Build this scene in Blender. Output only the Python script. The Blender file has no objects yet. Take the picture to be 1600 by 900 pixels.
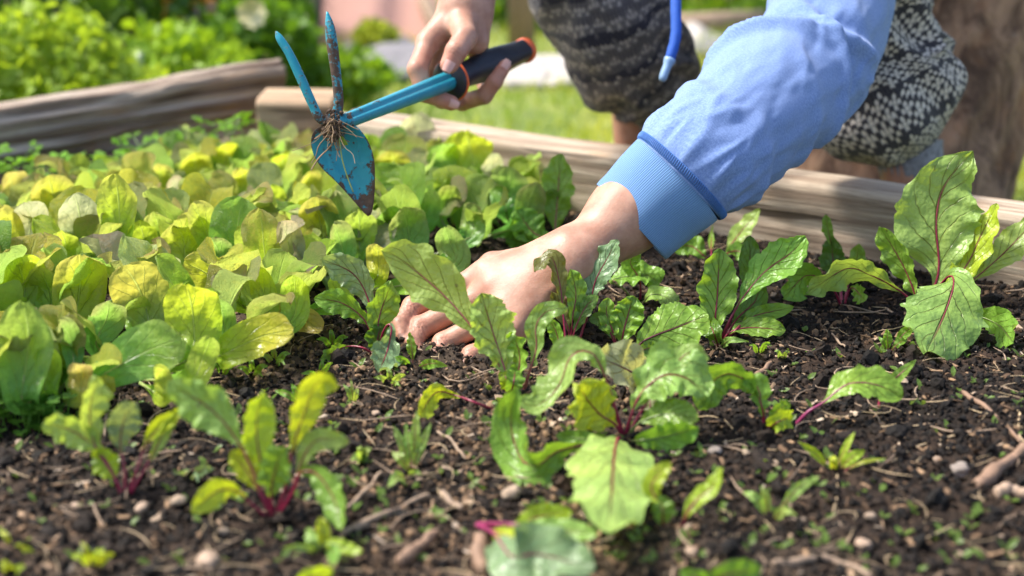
import bpy, math, random
import numpy as np
from mathutils import Vector, Matrix
random.seed(7); rng = np.random.default_rng(7)
SC = bpy.context.scene
COL = SC.collection
rad = math.radians
# ------------------------------------------------------------------ camera, sky, sun, exposure
CAMH, PITCH, FPX = 0.42, rad(18), 1600 * 50 / 36
cam = bpy.data.cameras.new('camera'); camo = bpy.data.objects.new('camera', cam); COL.objects.link(camo)
camo.location = (0, 0, CAMH); camo.rotation_euler = (rad(90) - PITCH, 0, 0)
cam.lens = 50; cam.sensor_width = 36; cam.clip_start = .02; cam.clip_end = 400
cam.dof.use_dof = True; cam.dof.focus_distance = 1.215; cam.dof.aperture_fstop = 3.6
SC.camera = camo
SUN_EL, SUN_AZ = rad(55), math.atan2(-.80, .22)     # azimuth from +Y towards +X
w = bpy.data.worlds.new('World'); SC.world = w; w.use_nodes = True
nt = w.node_tree; sky = nt.nodes.new('ShaderNodeTexSky'); sky.sky_type = 'NISHITA'; sky.sun_disc = False
sky.sun_elevation = SUN_EL; sky.sun_rotation = SUN_AZ; sky.air_density = 1.0; sky.dust_density = 3.0
nt.links.new(sky.outputs[0], nt.nodes['Background'].inputs[0]); nt.nodes['Background'].inputs[1].default_value = .15
sl = bpy.data.lights.new('sun', 'SUN'); sl.energy = 3.3; sl.angle = rad(7); sl.color = (1, .965, .90)
so = bpy.data.objects.new('sun', sl); COL.objects.link(so)
sd = Vector((math.sin(SUN_AZ) * math.cos(SUN_EL), math.cos(SUN_AZ) * math.cos(SUN_EL), math.sin(SUN_EL)))
so.rotation_euler = sd.to_track_quat('Z', 'Y').to_euler(); so.location = sd * 5
SC.view_settings.view_transform = 'Standard'; SC.view_settings.look = 'None'
SC.view_settings.exposure = 1.02; SC.view_settings.gamma = 1
SC.cycles.use_denoising = True
SC.cycles.max_bounces = 8; SC.cycles.transparent_max_bounces = 6

# ------------------------------------------------------------------ picture <-> place
CAM = np.array([0, 0, CAMH]); cp, sp = math.cos(PITCH), math.sin(PITCH)
FW = np.array([0, cp, -sp]); UP = np.array([0, sp, cp]); RT = np.array([1., 0, 0])
def ray(px, py): return FW + RT * (px - 800) / FPX + UP * (450 - py) / FPX
def P(px, py, d): return CAM + ray(px, py) * d
def GD(px, py, z=0.): return (z - CAMH) / ray(px, py)[2]
def G(px, py, z=0.): return P(px, py, GD(px, py, z))
def nrm(v):
    v = np.asarray(v, float); return v / np.maximum(np.linalg.norm(v, axis=-1, keepdims=True), 1e-12)

# ------------------------------------------------------------------ noise
_p = np.random.RandomState(3).permutation(256); _v = np.random.RandomState(4).rand(256).astype(np.float32)
def vn(x, y, z=0.):
    x, y, z = np.broadcast_arrays(np.asarray(x, float), np.asarray(y, float), np.asarray(z, float))
    xi, yi, zi = np.floor(x).astype(int), np.floor(y).astype(int), np.floor(z).astype(int)
    fx, fy, fz = x - xi, y - yi, z - zi
    fx, fy, fz = [f * f * (3 - 2 * f) for f in (fx, fy, fz)]
    out = 0
    for a in (0, 1):
        for b in (0, 1):
            for c in (0, 1):
                h = _v[_p[(_p[(_p[(xi + a) & 255] + yi + b) & 255] + zi + c) & 255]]
                out = out + h * (fx if a else 1 - fx) * (fy if b else 1 - fy) * (fz if c else 1 - fz)
    return out * 2 - 1
def fbm(x, y, z=0., o=4):
    s, a, f = 0, 1., 1.
    for k in range(o):
        s = s + a * vn(x * f + 17.3 * k, y * f + 5.1 * k, z * f); a *= .5; f *= 2.03
    return s / 1.9
def worley(x, y, seed=0):
    xi, yi = np.floor(x).astype(int), np.floor(y).astype(int); best = np.full(np.shape(x), 9.)
    for a in (-1, 0, 1):
        for b in (-1, 0, 1):
            h = _p[(_p[(xi + a + seed) & 255] + yi + b) & 255]; h2 = _p[(h + 91) & 255]
            best = np.minimum(best, (xi + a + _v[h] - x) ** 2 + (yi + b + _v[h2] - y) ** 2)
    return np.sqrt(best)

# ------------------------------------------------------------------ materials
def mat(name):
    m = bpy.data.materials.new(name); m.use_nodes = True; nt = m.node_tree; nt.nodes.clear()
    return m, N(nt)
class N:
    def __init__(s, nt): s.nt = nt
    def n(s, t, _props=None, **ins):
        nd = s.nt.nodes.new(t)
        for k, v in (_props or {}).items(): setattr(nd, k, v)
        for k, v in ins.items():
            k = int(k[1:]) if k[0] == 'i' and k[1:].isdigit() else k.replace('_', ' ')
            s.set(nd.inputs[k], v)
        return nd
    def set(s, inp, v):
        if isinstance(v, bpy.types.NodeSocket): s.nt.links.new(v, inp)
        elif isinstance(v, bpy.types.Node): s.nt.links.new(v.outputs[0], inp)
        elif isinstance(v, (tuple, list)) and len(v) == 3 and inp.type == 'RGBA': inp.default_value = (*v, 1)
        else: inp.default_value = v
    def m(s, op, a, b=0., c=0., clamp=False):
        nd = s.nt.nodes.new('ShaderNodeMath'); nd.operation = op; nd.use_clamp = clamp
        for i, v in enumerate((a, b, c)): s.set(nd.inputs[i], v)
        return nd.outputs[0]
    def mix(s, f, a, b, mode='MIX'):
        nd = s.nt.nodes.new('ShaderNodeMix'); nd.data_type = 'RGBA'; nd.blend_type = mode
        s.set(nd.inputs[0], f); s.set(nd.inputs[6], a); s.set(nd.inputs[7], b); return nd.outputs[2]
    def ramp(s, f, lo, hi, a=0., b=1.):
        nd = s.nt.nodes.new('ShaderNodeMapRange'); nd.interpolation_type = 'SMOOTHSTEP'
        for i, v in enumerate((f, lo, hi, a, b)): s.set(nd.inputs[i], v)
        return nd.outputs[0]
    def noise(s, vec, sc, det=4., rough=.55, dist=0.):
        nd = s.n('ShaderNodeTexNoise', Scale=sc, Detail=det, Roughness=rough, Distortion=dist)
        if vec is not None: s.set(nd.inputs['Vector'], vec)
        return nd.outputs[0]
    def vor(s, vec, sc, feat='F1'):
        nd = s.n('ShaderNodeTexVoronoi', {'feature': feat}, Scale=sc); s.set(nd.inputs['Vector'], vec); return nd.outputs['Distance']
    def map(s, vec, scale=(1, 1, 1), loc=(0, 0, 0)):
        nd = s.n('ShaderNodeMapping'); s.set(nd.inputs[0], vec); nd.inputs['Scale'].default_value = scale; nd.inputs['Location'].default_value = loc; return nd.outputs[0]
    def obj(s): return s.n('ShaderNodeTexCoord').outputs['Object']
    def uv(s): return s.n('ShaderNodeTexCoord').outputs['UV']
    def pos(s): return s.n('ShaderNodeNewGeometry').outputs['Position']
    def attr(s, a): return s.n('ShaderNodeAttribute', {'attribute_name': a}).outputs['Fac']
    def bump(s, h, st=.5, d=.002):
        return s.n('ShaderNodeBump', Strength=st, Distance=d, Height=h).outputs[0]
    def out(s, sh): s.n('ShaderNodeOutputMaterial', Surface=sh)
    def pr(s, col, rough=.6, nor=None, **k):
        nd = s.n('ShaderNodeBsdfPrincipled', Base_Color=col, Roughness=rough, **k)
        if nor is not None: s.set(nd.inputs['Normal'], nor)
        return nd.outputs[0]

def leaf_mat(name, veincol, veinf, transl=.42, rough=.42, tip=None, tipf=0., pucker=.6, nveins=6.5, spots=0., coat=.0, back=None, gr=0., tcol=(1.5, 1.35, .55)):
    m, n = mat(name); oi = n.n('ShaderNodeObjectInfo'); oc, ornd = oi.outputs['Color'], oi.outputs['Random']
    uv = n.uv(); sx = n.n('ShaderNodeSeparateXYZ', i0=uv); x, y = sx.outputs[0], sx.outputs[1]
    ob = n.obj(); shift = n.n('ShaderNodeVectorMath', {'operation': 'ADD'}, i0=ob, i1=n.n('ShaderNodeCombineXYZ', X=ornd, Y=n.m('MULTIPLY', ornd, 7.), Z=0.).outputs[0]).outputs[0]
    wob = n.noise(shift, 60., 2.)
    a = n.m('ABSOLUTE', n.m('MULTIPLY', n.m('SUBTRACT', x, .5), 2.))
    aw = n.m('ADD', a, n.m('MULTIPLY', n.m('SUBTRACT', wob, .5), .05))
    mid = n.m('MULTIPLY', n.ramp(aw, .012, .05, 1., 0.), n.ramp(y, .75, 1., 1., .25))
    q = n.m('ADD', n.m('SUBTRACT', n.m('MULTIPLY', y, nveins), n.m('MULTIPLY', n.m('POWER', a, .8), 2.3)), n.m('MULTIPLY', wob, .55))
    q = n.m('ADD', q, n.m('MULTIPLY', n.m('GREATER_THAN', x, .5), .45))
    fr = n.m('ABSOLUTE', n.m('SUBTRACT', n.m('FRACT', q), .5))
    side = n.m('MULTIPLY', n.ramp(fr, .0, .065, 1., 0.), n.ramp(a, .25, .95, 1., .15))
    net = n.ramp(n.vor(shift, 260., 'DISTANCE_TO_EDGE'), 0., .12, 1., 0.)
    vein = n.m('MAXIMUM', mid, n.m('MULTIPLY', side, .75)); vein2 = n.m('MAXIMUM', vein, n.m('MULTIPLY', net, .15))
    var = n.noise(shift, 22., 3.); var2 = n.noise(shift, 120., 3.)
    bright = n.m('ADD', .62, n.m('ADD', n.m('MULTIPLY', var, .45), n.m('MULTIPLY', var2, .3)))
    base = n.mix(1., oc, n.n('ShaderNodeCombineColor', Red=bright, Green=bright, Blue=bright).outputs[0], 'MULTIPLY')
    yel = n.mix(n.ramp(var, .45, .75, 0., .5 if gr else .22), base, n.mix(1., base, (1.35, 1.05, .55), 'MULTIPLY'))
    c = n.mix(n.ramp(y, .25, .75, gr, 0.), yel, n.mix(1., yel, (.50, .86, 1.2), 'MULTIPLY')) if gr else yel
    if tip:
        tm = n.m('MULTIPLY', n.ramp(n.m('ADD', n.m('ADD', y, n.m('MULTIPLY', a, .25)), n.m('MULTIPLY', var, .5)), .85, 1.45), n.m('MULTIPLY', n.ramp(ornd, .15, .9), tipf))
        c = n.mix(tm, c, tip)
    c = n.mix(n.m('MULTIPLY', vein2, veinf), c, veincol)
    if spots:
        sp_ = n.ramp(n.noise(shift, 95., 2.), .70, .74, 0., spots); c = n.mix(sp_, c, (.10, .05, .03))
    h = n.m('SUBTRACT', n.m('ADD', n.m('MULTIPLY', n.noise(shift, 75., 2.), 1.), n.m('MULTIPLY', n.noise(shift, 300., 2.), .25)), n.m('MULTIPLY', vein, .6))
    nb = n.bump(h, pucker, .0028)
    if back:
        geo = n.n('ShaderNodeNewGeometry'); c = n.mix(n.m('MULTIPLY', geo.outputs['Backfacing'], .35), c, back)
    pb = n.pr(c, n.m('ADD', rough, n.m('MULTIPLY', n.m('SUBTRACT', var2, .5), .2)), nb, Specular_IOR_Level=.40)
    tc = n.mix(1., c, tcol, 'MULTIPLY')
    tr = n.n('ShaderNodeBsdfTranslucent', Color=tc, Normal=nb).outputs[0]
    n.out(n.n('ShaderNodeMixShader', i0=transl, i1=pb, i2=tr).outputs[0]); return m

M = {}
M['beet'] = leaf_mat('beet_leaf', (.17, .06, .04), .5, .40, .33, pucker=1., spots=.5, back=(.22, .30, .11))
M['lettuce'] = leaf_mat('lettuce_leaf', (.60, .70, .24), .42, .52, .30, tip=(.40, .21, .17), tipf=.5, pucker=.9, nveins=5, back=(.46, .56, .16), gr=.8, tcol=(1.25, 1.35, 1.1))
M['parsley'] = leaf_mat('parsley_leaf', (.25, .45, .06), .3, .5, .45, pucker=.4)
M['bushleaf'] = leaf_mat('bush_leaf', (.2, .3, .08), .2, .42, .5, pucker=.2)
def simple(name, col, rough=.6, ns=20., amt=.5, bump=.4, bs=80., bd=.002, **k):
    m, n = mat(name); o = n.obj(); v = n.noise(o, ns, 5.)
    c = n.mix(v, tuple(x * (1 - amt) for x in col), tuple(min(1, x * (1 + amt)) for x in col))
    n.out(n.pr(c, rough, n.bump(n.noise(o, bs, 5.), bump, bd), **k)); return m
def stalk_mat():
    m, n = mat('plant_stalk'); oc = n.n('ShaderNodeObjectInfo').outputs['Color']; sx = n.n('ShaderNodeSeparateXYZ', i0=n.uv()); y = sx.outputs[1]
    c = n.mix(n.ramp(n.m('ADD', y, n.m('MULTIPLY', n.noise(n.obj(), 80.), .3)), .95, 1.5, 0., .5), oc, (.16, .20, .05))
    n.out(n.pr(c, .35, n.bump(n.noise(n.map(n.uv(), (60, 4, 1)), 4.), .3, .0006), Subsurface_Weight=.15, Subsurface_Radius=(.004, .001, .001))); return m
M['stalk'] = stalk_mat()
def soil_mat():
    m, n = mat('garden_soil'); p = n.pos()
    big = n.noise(p, 5., 4.); mid = n.noise(p, 60., 5., .65); fine = n.noise(p, 420., 4., .7); t = n.attr('tone')
    c = n.mix(n.ramp(n.m('ADD', n.m('MULTIPLY', big, .9), n.m('MULTIPLY', mid, .6)), .55, 1.0), (.006, .004, .0025), (.050, .030, .018))
    c = n.mix(n.ramp(fine, .55, .8, 0., .7), c, (.13, .085, .055))
    c = n.mix(n.ramp(n.vor(p, 230.), .05, .14, .5, 0.), c, (.22, .15, .10))
    c = n.mix(t, c, (.30, .21, .14))
    n.out(n.pr(c, .85, n.bump(n.m('ADD', n.m('MULTIPLY', mid, 1.), n.m('MULTIPLY', fine, .45)), 1., .0035), Specular_IOR_Level=.25)); return m
M['soil'] = soil_mat()
def crumb_mat():
    m, n = mat('soil_crumbs'); p = n.pos(); t = n.attr('tone'); v = n.noise(p, 300., 4., .7)
    c = n.n('ShaderNodeValToRGB', i0=t); cr = c.color_ramp
    pts = [(0, (.004, .0028, .0018)), (.5, (.026, .0155, .009)), (.74, (.12, .070, .038)), (.88, (.32, .20, .11)), (1, (.50, .40, .30))]
    cr.elements[0].color = (*pts[0][1], 1); cr.elements[1].color = (*pts[-1][1], 1)
    for q, cc in pts[1:-1]: e = cr.elements.new(q); e.color = (*cc, 1)
    cc = n.mix(1., c.outputs[0], n.mix(v, (.5, .5, .5), (1.5, 1.5, 1.5)), 'MULTIPLY')
    n.out(n.pr(cc, .8, n.bump(v, .8, .0015), Specular_IOR_Level=.3)); return m
M['crumb'] = crumb_mat()
def wood_mat(name, light, dark, stain, gs=1.):
    m, n = mat(name); uv = n.uv()    # uv in metres: x along the grain, y across
    g1 = n.noise(n.map(uv, (4 * gs, 90 * gs, 1)), 1., 6., .65, .6); g2 = n.noise(n.map(uv, (14 * gs, 520 * gs, 1)), 1., 4., .7, .3); bl = n.noise(n.map(uv, (7, 22, 1)), 1., 4.)
    c = n.mix(n.ramp(g1, .36, .64), dark, light); c = n.mix(n.ramp(g2, .5, .75, 0., .55), c, tuple(x * .45 for x in dark))
    c = n.mix(n.ramp(bl, .55, .75, 0., .7), c, stain)
    kd = n.vor(n.map(uv, (4.5, 20, 1), (.3, .6, 0)), 1.); kn_ = n.ramp(kd, .07, .16, 1., 0.); c = n.mix(n.m('MULTIPLY', kn_, .75), c, tuple(x * .45 for x in stain)); c = n.mix(n.ramp(n.noise(n.map(uv, (30, 420, 1), (8, 1, 0)), 1., 4., .75), .56, .66, 0., .5), c, tuple(x * .4 for x in dark))
    gr = n.noise(n.map(uv, (3, 40, 1), (3, 9, 0)), 1., 3.); crk = n.ramp(gr, .62, .66, 0., 1.)
    c = n.mix(n.m('MULTIPLY', crk, .75), c, tuple(x * .3 for x in dark))
    h = n.m('SUBTRACT', n.m('ADD', g1, n.m('MULTIPLY', g2, .4)), n.m('MULTIPLY', crk, .35))
    n.out(n.pr(c, .75, n.bump(h, .8, .003), Specular_IOR_Level=.3)); return m
M['plank'] = wood_mat('weathered_board', (.53, .43, .32), (.27, .19, .13), (.42, .26, .14), .8)
M['log'] = wood_mat('grey_driftwood', (.56, .46, .36), (.17, .11, .075), (.38, .20, .09), .5)
M['block'] = wood_mat('sawn_block', (.52, .37, .23), (.38, .25, .15), (.45, .30, .18))
def skin_mat():
    m, n = mat('skin'); o = n.obj(); t = n.attr('flush'); dk = n.attr('crease')
    v = n.ramp(n.noise(o, 45., 5., .65), .3, .7); v2 = n.noise(o, 160., 3.)
    c = n.mix(v, (.37, .18, .115), (.52, .295, .205)); c = n.mix(n.m('MULTIPLY', t, .75), c, (.54, .20, .135)); c = n.mix(n.ramp(v2, .55, .8, 0., .25), c, (.55, .25, .18))
    c = n.mix(dk, c, (.16, .075, .045))
    pore = n.m('ADD', n.m('MULTIPLY', n.vor(o, 700.), .5), n.m('ADD', n.m('MULTIPLY', n.noise(o, 380., 3.), .6), n.m('MULTIPLY', n.noise(o, 120., 3.), .5)))
    n.out(n.pr(c, .48, n.bump(pore, .35, .0006), Subsurface_Weight=.25, Subsurface_Radius=(.010, .0035, .0018), Subsurface_Scale=.25, Specular_IOR_Level=.4)); return m
M['skin'] = skin_mat()
M['nail'] = simple('fingernail', (.66, .36, .29), .28, 60., .12, .1)
def sweat_mat():
    m, n = mat('blue_sweatshirt'); uv = n.uv(); sx = n.n('ShaderNodeSeparateXYZ', i0=uv); x, y = sx.outputs[0], sx.outputs[1]; o = n.obj()
    wx = n.m('SINE', n.m('MULTIPLY', x, 3500.)); wy = n.m('SINE', n.m('ADD', n.m('MULTIPLY', y, 2700.), n.m('MULTIPLY', wx, .7)))
    kn = n.m('MULTIPLY', n.m('ADD', wx, wy), .25); fz = n.noise(n.map(uv, (420, 620, 1)), 1., 4., .8)
    c = n.mix(n.ramp(fz, .3, .7), (.14, .225, .46), (.28, .39, .66)); c = n.mix(n.ramp(n.noise(o, 14., 3.), .4, .8, 0., .35), c, (.24, .32, .58))
    c = n.mix(n.m('MULTIPLY', n.m('SUBTRACT', .5, kn), .22), c, (.07, .13, .42))
    n.out(n.pr(c, .88, n.bump(n.m('ADD', n.m('MULTIPLY', kn, .12), fz), .6, .0009), Sheen_Weight=.15, Sheen_Roughness=.5, Specular_IOR_Level=.08)); return m
M['sweat'] = sweat_mat()
def cuff_mat():
    m, n = mat('ribbed_cuff'); uv = n.uv(); sx = n.n('ShaderNodeSeparateXYZ', i0=uv); x, y = sx.outputs[0], sx.outputs[1]
    rib = n.m('SINE', n.m('MULTIPLY', x, 2 * math.pi / .0019)); st = n.m('SINE', n.m('MULTIPLY', y, 2 * math.pi / .0012))
    rb = n.m('MULTIPLY', n.m('ADD', rib, 1.), .5); fz = n.noise(n.map(uv, (500, 500, 1)), 1., 3.)
    c = n.mix(rb, (.10, .22, .45), (.19, .36, .62)); c = n.mix(n.m('MULTIPLY', fz, .35), c, (.22, .38, .64))
    n.out(n.pr(c, .85, n.bump(n.m('ADD', n.m('MULTIPLY', rb, .6), n.m('ADD', n.m('MULTIPLY', st, .18), n.m('MULTIPLY', fz, .4))), .8, .0009), Sheen_Weight=.3, Specular_IOR_Level=.2)); return m
M['cuff'] = cuff_mat()
M['seam'] = simple('seam_thread', (.07, .18, .46), .8, 300., .3, .5, 900., .0008)
M['cord'] = simple('hoodie_cord', (.015, .09, .42), .75, 200., .3, .5, 900., .001)
M['aglet'] = simple('cord_tip', (.25, .38, .55), .25, 60., .1, .1)
def knit_mat():
    m, n = mat('patterned_knit'); uv = n.uv(); sx = n.n('ShaderNodeSeparateXYZ', i0=uv); x, y = sx.outputs[0], sx.outputs[1]
    def tri(v): return n.m('ABSOLUTE', n.m('SUBTRACT', n.m('FRACT', v), .5))
    w1 = n.noise(n.map(uv, (14, 14, 1)), 1., 2.); w2 = n.noise(n.map(uv, (14, 14, 1), (7, 3, 0)), 1., 2.)
    u = n.m('DIVIDE', n.m('ADD', x, n.m('MULTIPLY', w1, .030)), .0052); v = n.m('DIVIDE', n.m('ADD', y, n.m('MULTIPLY', w2, .030)), .0046)
    v = n.m('ADD', v, n.m('MULTIPLY', tri(u), -.9))                       # each stitch a small V
    cu, cvv = n.m('FLOOR', u), n.m('FLOOR', v); fu, fv = n.m('FRACT', u), n.m('FRACT', v)
    def md(a_, k): return n.m('FLOORED_MODULO', n.m('ADD', a_, .01), k)
    x1 = n.m('LESS_THAN', md(n.m('ADD', cu, cvv), 4.), .9); x2 = n.m('LESS_THAN', md(n.m('SUBTRACT', cu, cvv), 4.), .9)
    rowd = n.m('MULTIPLY', n.m('LESS_THAN', md(cvv, 9.), 1.9), n.m('LESS_THAN', md(n.m('ADD', cu, n.m('MULTIPLY', cvv, 3.)), 6.), 4.2))
    far = n.attr('far_bands_and_shade'); rowf = n.m('MULTIPLY', n.m('LESS_THAN', md(n.m('ADD', cvv, n.m('FLOOR', n.m('MULTIPLY', tri(n.m('DIVIDE', cu, 8.)), 3.)))  , 4.), 1.6), far)
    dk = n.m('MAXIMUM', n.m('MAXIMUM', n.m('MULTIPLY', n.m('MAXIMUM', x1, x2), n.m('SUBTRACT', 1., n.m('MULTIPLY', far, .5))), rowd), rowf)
    st = n.m('MULTIPLY', n.ramp(n.m('ABSOLUTE', n.m('SUBTRACT', fu, .5)), .30, .5, 1., .35), n.ramp(n.m('ABSOLUTE', n.m('SUBTRACT', fv, .5)), .30, .5, 1., .45))  # stitch edges darkened: shading between stitches put into the colour
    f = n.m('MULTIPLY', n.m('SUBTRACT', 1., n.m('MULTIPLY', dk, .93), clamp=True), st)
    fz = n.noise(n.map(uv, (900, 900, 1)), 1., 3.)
    da = n.attr('far_bands_and_shade'); c = n.mix(f, (.014, .013, .026), n.mix(da, n.mix(fz, (.52, .44, .38), (.90, .82, .74)), (.24, .20, .18)))  # far leg's cream darkened: its shade is painted into the yarn colour
    n.out(n.pr(c, .95, n.bump(n.m('ADD', f, n.m('MULTIPLY', fz, .5)), .8, .002), Sheen_Weight=.2, Specular_IOR_Level=.15)); return m
M['knit'] = knit_mat()
M['knitcuff'] = simple('knit_cuff', (.26, .25, .27), .9, 160., .8, .8, 300., .002)
def paint_mat():
    m, n = mat('chipped_blue_paint'); o = n.obj(); wv = n.attr('wear')
    nz = n.noise(o, 190., 6., .75); nb = n.noise(o, 60., 5., .65)
    f = n.ramp(n.m('ADD', n.m('ADD', n.m('MULTIPLY', nz, .6), n.m('MULTIPLY', nb, .7)), n.m('MULTIPLY', wv, .55)), .76, .84)
    pc = n.mix(nb, (.010, .22, .30), (.03, .36, .46)); pc = n.mix(n.ramp(n.noise(o, 260., 3.), .6, .75, 0., .35), pc, (.16, .34, .40))
    rc = n.mix(n.noise(o, 300., 4.), (.035, .020, .014), (.17, .10, .065)); c = n.mix(f, pc, rc)
    n.out(n.pr(c, n.m('ADD', .36, n.m('MULTIPLY', f, .4)), n.bump(n.m('ADD', n.m('MULTIPLY', nz, .4), n.m('MULTIPLY', f, .35)), .6, .0016), Metallic=.1)); return m
M['paint'] = paint_mat()
M['grip'] = simple('black_grip', (.022, .025, .034), .42, 60., .6, .3, 200., .001)
M['orange'] = simple('orange_rubber', (.80, .14, .04), .45, 60., .2, .2)
M['roots'] = simple('soil_roots', (.30, .20, .11), .85, 200., .6, .6, 600., .001)
M['dirt'] = simple('caked_dirt', (.10, .06, .035), .95, 300., .6, 1., 500., .002)
def bark_mat():
    m, n = mat('rusty_bark'); o = n.obj(); a = n.noise(n.map(o, (1, 1, .35)), 26., 6., .7, .8); b = n.noise(o, 90., 5., .7); g = n.noise(o, 12., 4.)
    c = n.mix(n.ramp(a, .35, .68), (.10, .050, .028), (.46, .27, .16)); c = n.mix(n.ramp(g, .5, .7, 0., .6), c, (.42, .19, .08)); c = n.mix(n.ramp(b, .62, .75, 0., .6), c, (.30, .28, .24))
    n.out(n.pr(c, .85, n.bump(n.m('ADD', a, n.m('MULTIPLY', b, .4)), 1., .008))); return m
M['bark'] = bark_mat()
def ground_mat():
    m, n = mat('lawn_ground'); p = n.pos(); a = n.noise(p, 4., 5.); b = n.noise(p, 60., 4.)
    c = n.mix(n.ramp(a, .35, .7), (.14, .20, .03), (.30, .32, .07)); c = n.mix(n.ramp(b, .5, .8, 0., .5), c, (.12, .09, .045))
    n.out(n.pr(c, .9, n.bump(b, .8, .02))); return m
M['ground'] = ground_mat()
def grass_mat():
    m, n = mat('grass_blades'); t = n.attr('tone'); c = n.mix(t, (.19, .32, .025), (.52, .52, .10)); tr = n.n('ShaderNodeBsdfTranslucent', Color=n.mix(1., c, (1.3, 1.3, .6), 'MULTIPLY')).outputs[0]
    n.out(n.n('ShaderNodeMixShader', i0=.4, i1=n.pr(c, .45), i2=tr).outputs[0]); return m
M['grass'] = grass_mat()
M['rock'] = simple('pale_rock', (.50, .45, .40), .85, 18., .35, .8, 60., .01)
M['greyrock'] = simple('grey_rock', (.20, .19, .20), .85, 18., .35, .8, 60., .01)
M['pink'] = simple('pink_plaster', (.66, .36, .28), .85, 6., .15, .5, 90., .003)
M['greystone'] = simple('grey_stone', (.24, .195, .16), .85, 90., .5, .8, 200., .002)
M['stonepale'] = simple('soiled_stone', (.34, .25, .17), .85, 90., .55, .8, 200., .002)
M['darkpipe'] = simple('dark_pipe', (.10, .07, .07), .5, 20., .3, .2)
M['flowery'] = simple('cream_petals', (.75, .68, .38), .6, 60., .15, .1)
M['flowero'] = simple('orange_petals', (.85, .42, .06), .6, 60., .15, .1)
M['flowerp'] = simple('pale_pink_petals', (.75, .55, .52), .6, 60., .15, .1)
M['stick'] = simple('dry_stick', (.30, .21, .14), .8, 60., .5, .8, 200., .002)
M['pebble'] = simple('pebble', (.36, .25, .17), .7, 50., .4, .6, 160., .002)
M['straw'] = simple('dry_straw', (.48, .35, .20), .6, 80., .5, .5, 300., .001)
M['root'] = simple('reddish_root', (.24, .145, .09), .7, 50., .4, .8, 160., .002)
M['hair'] = simple('brown_hair', (.06, .035, .02), .5, 90., .5, .6, 300., .002)

# ------------------------------------------------------------------ object helpers
def wloc(o):
    v = Vector((0, 0, 0))
    while o is not None: v += o.location; o = o.parent
    return np.array(v)
def mesh(name, V, F, m, uv=None, smooth=True, at=None):
    me = bpy.data.meshes.new(name); V = np.asarray(V, np.float32)
    if isinstance(F, np.ndarray):
        k = F.shape[1]; me.vertices.add(len(V)); me.vertices.foreach_set('co', V.ravel())
        me.loops.add(F.size); me.loops.foreach_set('vertex_index', F.ravel().astype(np.int32))
        me.polygons.add(len(F)); me.polygons.foreach_set('loop_start', np.arange(0, F.size, k, dtype=np.int32))
        me.update(calc_edges=True)
    else:
        me.from_pydata(V.tolist(), [], [tuple(int(i) for i in f) for f in F])
    if uv is not None:
        li = np.empty(len(me.loops), np.int32); me.loops.foreach_get('vertex_index', li)
        me.uv_layers.new(name='UVMap').data.foreach_set('uv', np.asarray(uv, np.float32)[li].ravel())
    for k, v in (at or {}).items():
        me.attributes.new(k, 'FLOAT', 'POINT').data.foreach_set('value', np.asarray(v, np.float32))
    me.polygons.foreach_set('use_smooth', [smooth] * len(me.polygons))
    me.materials.append(m); me.validate(); return me
def tag(o, label=None, cat=None, group=None, kind=None):
    for k, v in (('label', label), ('category', cat), ('group', group), ('kind', kind)):
        if v: o[k] = v
    return o
def empty(name, loc, label, cat, group=None):
    o = bpy.data.objects.new(name, None); COL.objects.link(o); o.location = tuple(loc); o.empty_display_size = .02
    return tag(o, label, cat, group)
def obj(name, V, F, m, parent=None, uv=None, smooth=True, at=None, color=None, org=None):
    V = np.asarray(V, float); b = wloc(parent) if parent else np.zeros(3)
    org = b if (org is None and parent) else (np.asarray(org, float) if org is not None else V.mean(0) * [1, 1, 0] + [0, 0, V[:, 2].min()])
    me = mesh(name, V - org, F, m, uv, smooth, at); o = bpy.data.objects.new(name, me); COL.objects.link(o)
    o.parent = parent; o.location = tuple(org - b)
    if color is not None: o.color = (*color, 1)
    return o
def cat(parts):
    """join (V, F[, uv]) lists into one"""
    Vs, Fs, off = [], [], 0
    for p in parts:
        Vs.append(np.asarray(p[0])); Fs += [tuple(i + off for i in f) for f in p[1]]; off += len(p[0])
    return np.vstack(Vs), Fs
def catmull(pts, n):
    p = np.asarray(pts, float)
    if len(p) == 2: return p[0] + (p[1] - p[0]) * np.linspace(0, 1, n)[:, None]
    p = np.vstack([2 * p[0] - p[1], p, 2 * p[-1] - p[-2]]); m = len(p) - 3; K = 24; out = []
    for i in range(m):
        t = np.linspace(0, 1, K, endpoint=False)[:, None]; a, b, c, d = p[i:i + 4]
        out.append(.5 * ((2 * b) + (c - a) * t + (2 * a - 5 * b + 4 * c - d) * t ** 2 + (3 * b - a - 3 * c + d) * t ** 3))
    out = np.vstack(out + [p[-2][None]]); s = np.r_[0, np.cumsum(np.linalg.norm(np.diff(out, axis=0)[:, :3], axis=1))]
    q = np.linspace(0, s[-1], n); return np.stack([np.interp(q, s, out[:, k]) for k in range(out.shape[1])], 1)
def frames(C, hint=(0.13, 0.21, 1.)):
    T = nrm(np.gradient(C, axis=0)); S = np.zeros_like(C); h = np.asarray(hint, float)
    s = nrm(np.cross(T[0], h))
    for i in range(len(C)):
        s = nrm(s - T[i] * np.dot(s, T[i])); S[i] = s
    return T, S, np.cross(S, T)
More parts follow.
